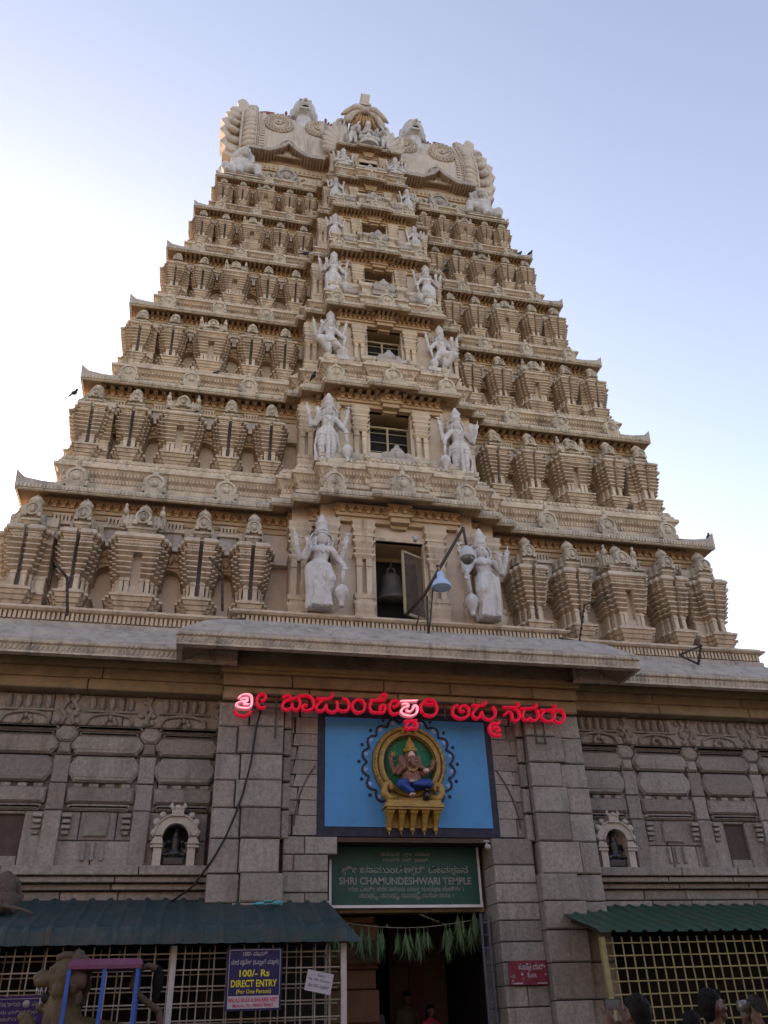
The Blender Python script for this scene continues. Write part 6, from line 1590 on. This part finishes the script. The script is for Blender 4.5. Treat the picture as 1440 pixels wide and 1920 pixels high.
# ------------------------------------------------------------------ people
def person(label, loc, rotz, H, shirt, trousers, arms, look=0.0, tilt=0.0, voxel=.011, cap=None, hairlen=0.0):
    f = H / 1.68
    root = thing('person', label, 'person', loc, None, rotz)
    Tm = Matrix.Diagonal((f, f, f, 1)); mb = MB(); mb.T = Tm
    for s in (-1, 1):
        limb(mb, (s * .09, 0, .86), (s * .10, -.01, .47), .085, .06); limb(mb, (s * .10, -.01, .47), (s * .10, .02, .08), .056, .038); limb(mb, (s * .10, .02, .05), (s * .12, -.16, .03), .04, .032)
    limb(mb, (0, 0, .86), (0, 0, 1.0), .14, .13); limb(mb, (0, 0, 1.0), (0, .0, 1.26), .13, .15); mb.ball((0, .0, 1.30), (.19, .11, .10), 12, 8)
    limb(mb, (0, .01, 1.36), (0, -.01, 1.48), .056, .052)
    Hm = Matrix.Translation((0, -.01, 1.56)) @ Matrix.Rotation(look, 4, 'Z') @ Matrix.Rotation(tilt, 4, 'X')
    mb.T = Tm @ Hm
    mb.ball((0, .01, .01), (.075, .092, .108), 16, 10); mb.ball((0, -.045, -.065), (.052, .052, .048), 12, 8); mb.ball((0, -.02, -.05), (.058, .07, .055), 12, 8)
    limb(mb, (0, -.088, .015), (0, -.106, -.018), .011, .017, 8); mb.ball((0, -.086, -.058), (.026, .014, .007), 8, 5); mb.ball((0, -.084, -.070), (.022, .014, .008), 8, 5)
    for s in (-1, 1):
        mb.ball((s * .031, -.080, .012), (.016, .012, .009), 8, 5); mb.ball((s * .031, -.082, .032), (.024, .012, .006), 8, 5); mb.ball((s * .078, .012, -.01), (.013, .024, .034), 8, 6); mb.ball((s * .05, -.06, -.025), (.022, .022, .02), 8, 5)
    mb.T = Tm
    for s, (el, wr, hd) in zip((-1, 1), arms):
        limb(mb, (s * .175, 0, 1.31), el, .052, .043); limb(mb, el, wr, .042, .028)
        d = Vector(hd); hand(mb, wr, d, s, r=.0105, spread=.35, L=.075)
    mb.T = None
    fused(mb, 'body', M['skin'], root, voxel=voxel, smooth=1)
    mb = MB(); mb.T = Tm @ Hm
    mb.ball((0, .046, .022), (.082, .072, .092), 16, 10); mb.ball((0, .012, .066), (.079, .088, .058), 16, 8); mb.ball((0, .058, -.03), (.068, .05, .07), 14, 8)
    rh = random.Random(int(H * 1000))
    for i in range(70):
        a = rh.uniform(-2.0, 2.0); e = rh.uniform(.15, 1.5)
        v = Vector((.080 * math.cos(e) * math.sin(a), .022 + .084 * math.cos(e) * math.cos(a), .036 + .086 * math.sin(e)))
        limb(mb, v, v + Vector((rh.uniform(-.012, .012), rh.uniform(-.012, .012), .010)), .010, .006, 6)
    for i in range(9): a = -1.0 + .25 * i; limb(mb, (.06 * math.sin(a), -.03 - .04 * math.cos(a), .10), (.07 * math.sin(a + .15), .012 - .088 * math.cos(a), .072), .015, .008, 6)
    if hairlen: limb(mb, (0, .07, -.03), (0, .08, -.03 - hairlen), .065, .04)
    mb.T = None
    fused(mb, 'hair', M['hair'], root, voxel=.008, smooth=1)
    mb = MB(); mb.T = Tm
    loft(mb, [(.80, 0, 0, .175, .125, .03, 7), (1.0, 0, 0, .165, .14, .03, 5), (1.22, 0, 0, .185, .15, 0, 1), (1.34, 0, .005, .18, .12, 0, 1), (1.405, 0, .005, .085, .08, 0, 1)], 26)
    for s, (el, wr, hd) in zip((-1, 1), arms):
        e = Vector(el); b = Vector((s * .17, 0, 1.31)); limb(mb, b, b.lerp(e, .75), .075, .066)
    mb.lathe((0, 0, 1.40), [(.066, -.03), (.074, 0), (.064, .03)], 14)
    mb.T = None; fused(mb, 'shirt', shirt, root, voxel=.014, smooth=2)
    mb = MB(); mb.T = Tm
    for s in (-1, 1): limb(mb, (s * .09, 0, .86), (s * .10, -.01, .47), .10, .078); limb(mb, (s * .10, -.01, .47), (s * .10, .02, .10), .076, .065)
    limb(mb, (-.06, 0, .86), (.06, 0, .86), .125, .125); mb.T = None
    fused(mb, 'trousers', trousers, root, voxel=.016, smooth=1)
    return root
DOWN = [((-.24, .02, 1.05), (-.25, -.06, .82), (0, -.1, -1)), ((.24, .02, 1.05), (.25, -.06, .82), (0, -.1, -1))]
# photographer seen from behind with a phone held up
UP = [((-.26, -.14, 1.13), (-.075, -.30, 1.475), (.12, -.25, 1)), ((.30, -.12, 1.16), (.085, -.31, 1.475), (-.12, -.25, 1))]
p1 = person('person seen from behind holding a phone up before the grid railing', (-.76, -9.0, GZ), math.pi, 1.62, M['shirtdk'], M['shirtgr'], UP, voxel=.0085)
ph = thing('mobile_phone', 'dark phone with bright screen held up by the person seen from behind', 'phone', (-.765, -8.62, 1.375))
mb = MB(); mb.box(-.055, .075, -.005, .005, -.034, .034); mb.build('case', M['black'], ph)
mb = MB(); mb.box(-.048, .068, -.0065, -.005, -.03, .03); mb.build('screen', mat('phone_screen', (.05, .05, .06), rough=.2, var=0, bump=0, emit=(.3, .34, .4), estr=.02), ph)
person('young person with thick black hair in profile facing right before the grid railing', (.23, -8.3, GZ), math.pi * .52, 1.66, M['shirtdk'], M['shirtgr'], DOWN, tilt=-.08, voxel=.0085)
person('person half hidden behind the dark haired youth in profile', (.44, -7.6, GZ), math.pi * .8, 1.52, M['shirtgr'], M['shirtdk'], DOWN)
CAM = [((-.26, -.12, 1.20), (-.12, -.24, 1.50), (.5, -.2, .9)), ((.28, -.12, 1.20), (.10, -.24, 1.50), (-.5, -.2, .9))]
person('person at the right edge holding a black camera to the face', (.42, -8.9, GZ), -math.pi * .55, 1.58, M['shirtdk'], M['shirtgr'], CAM)
kc = thing('handheld_camera', 'black handheld camera held to the face of the person at the right edge', 'camera', (.22, -8.88, 1.335))
mb = MB(); mb.box(-.05, .05, -.07, .07, -.045, .045); mb.box(-.02, .03, -.025, .025, .045, .07); mb.build('camera_body', M['black'], kc)
mb = MB(); mb.lathe((0, 0, 0), [(.038, -.05), (.038, -.12), (.034, -.13)], 14, axis='x'); mb.build('lens', M['smoke'], kc)
# people in the doorway
person('person with dark hair in olive clothes standing inside the doorway', (.45, 2.6, .22), .2, 1.60, M['shirtolv'], M['shirtolv'], DOWN, voxel=.013)
person('person in red wrap just inside the doorway at right', (.66, 1.7, .22), .4, 1.36, M['shirtred'], M['shirtred'], DOWN, voxel=.013, hairlen=.2)
person('person in pale grey top inside the doorway at left', (-.26, 2.4, .22), -.2, 1.52, M['shirtgr'], M['shirtdk'], DOWN, voxel=.013, hairlen=.15)
# ------------------------------------------------------------------ unseen buildings added behind the camera to shade the lower front
for i, (x0, x1, h, d) in enumerate(((-34, -13, 13.0, -25.5), (-12, 9, 14.5, -26.5), (10, 32, 12.5, -25))):
    o = thing('shade_building', 'plain tall unseen building added to shade the temple front, %s of three' % ('leftmost', 'middle one', 'rightmost')[i], 'building', ((x0 + x1) / 2, d - 5, GZ), 'unseen buildings added for shade')
    w = (x1 - x0) / 2
    mb = MB(); mb.box(-w, w, -5, 5, 0, h); mb.build('wall', mat('shade_building_wall_%d' % i, ((.24, .2, .16), (.2, .17, .15), (.22, .17, .13))[i], var=.15, scale=2), o)
    mb = MB(); mb.box(-w - .4, w + .4, -5.4, 5.6, h, h + .3); mb.build('roof', M['maroon'], o)
    for k in range(6):
        cx = -w + (k + .5) * 2 * w / 6
        mb = MB(); mb.box(cx - 1.0, cx + 1.0, 4.98, 5.03, .1, 2.8); mb.build('shutter', M['iron'], o)
        mb = MB(); mb.box(cx - .7, cx + .7, 4.98, 5.03, 4.8, 6.6); mb.build('window', M['dark'], o)
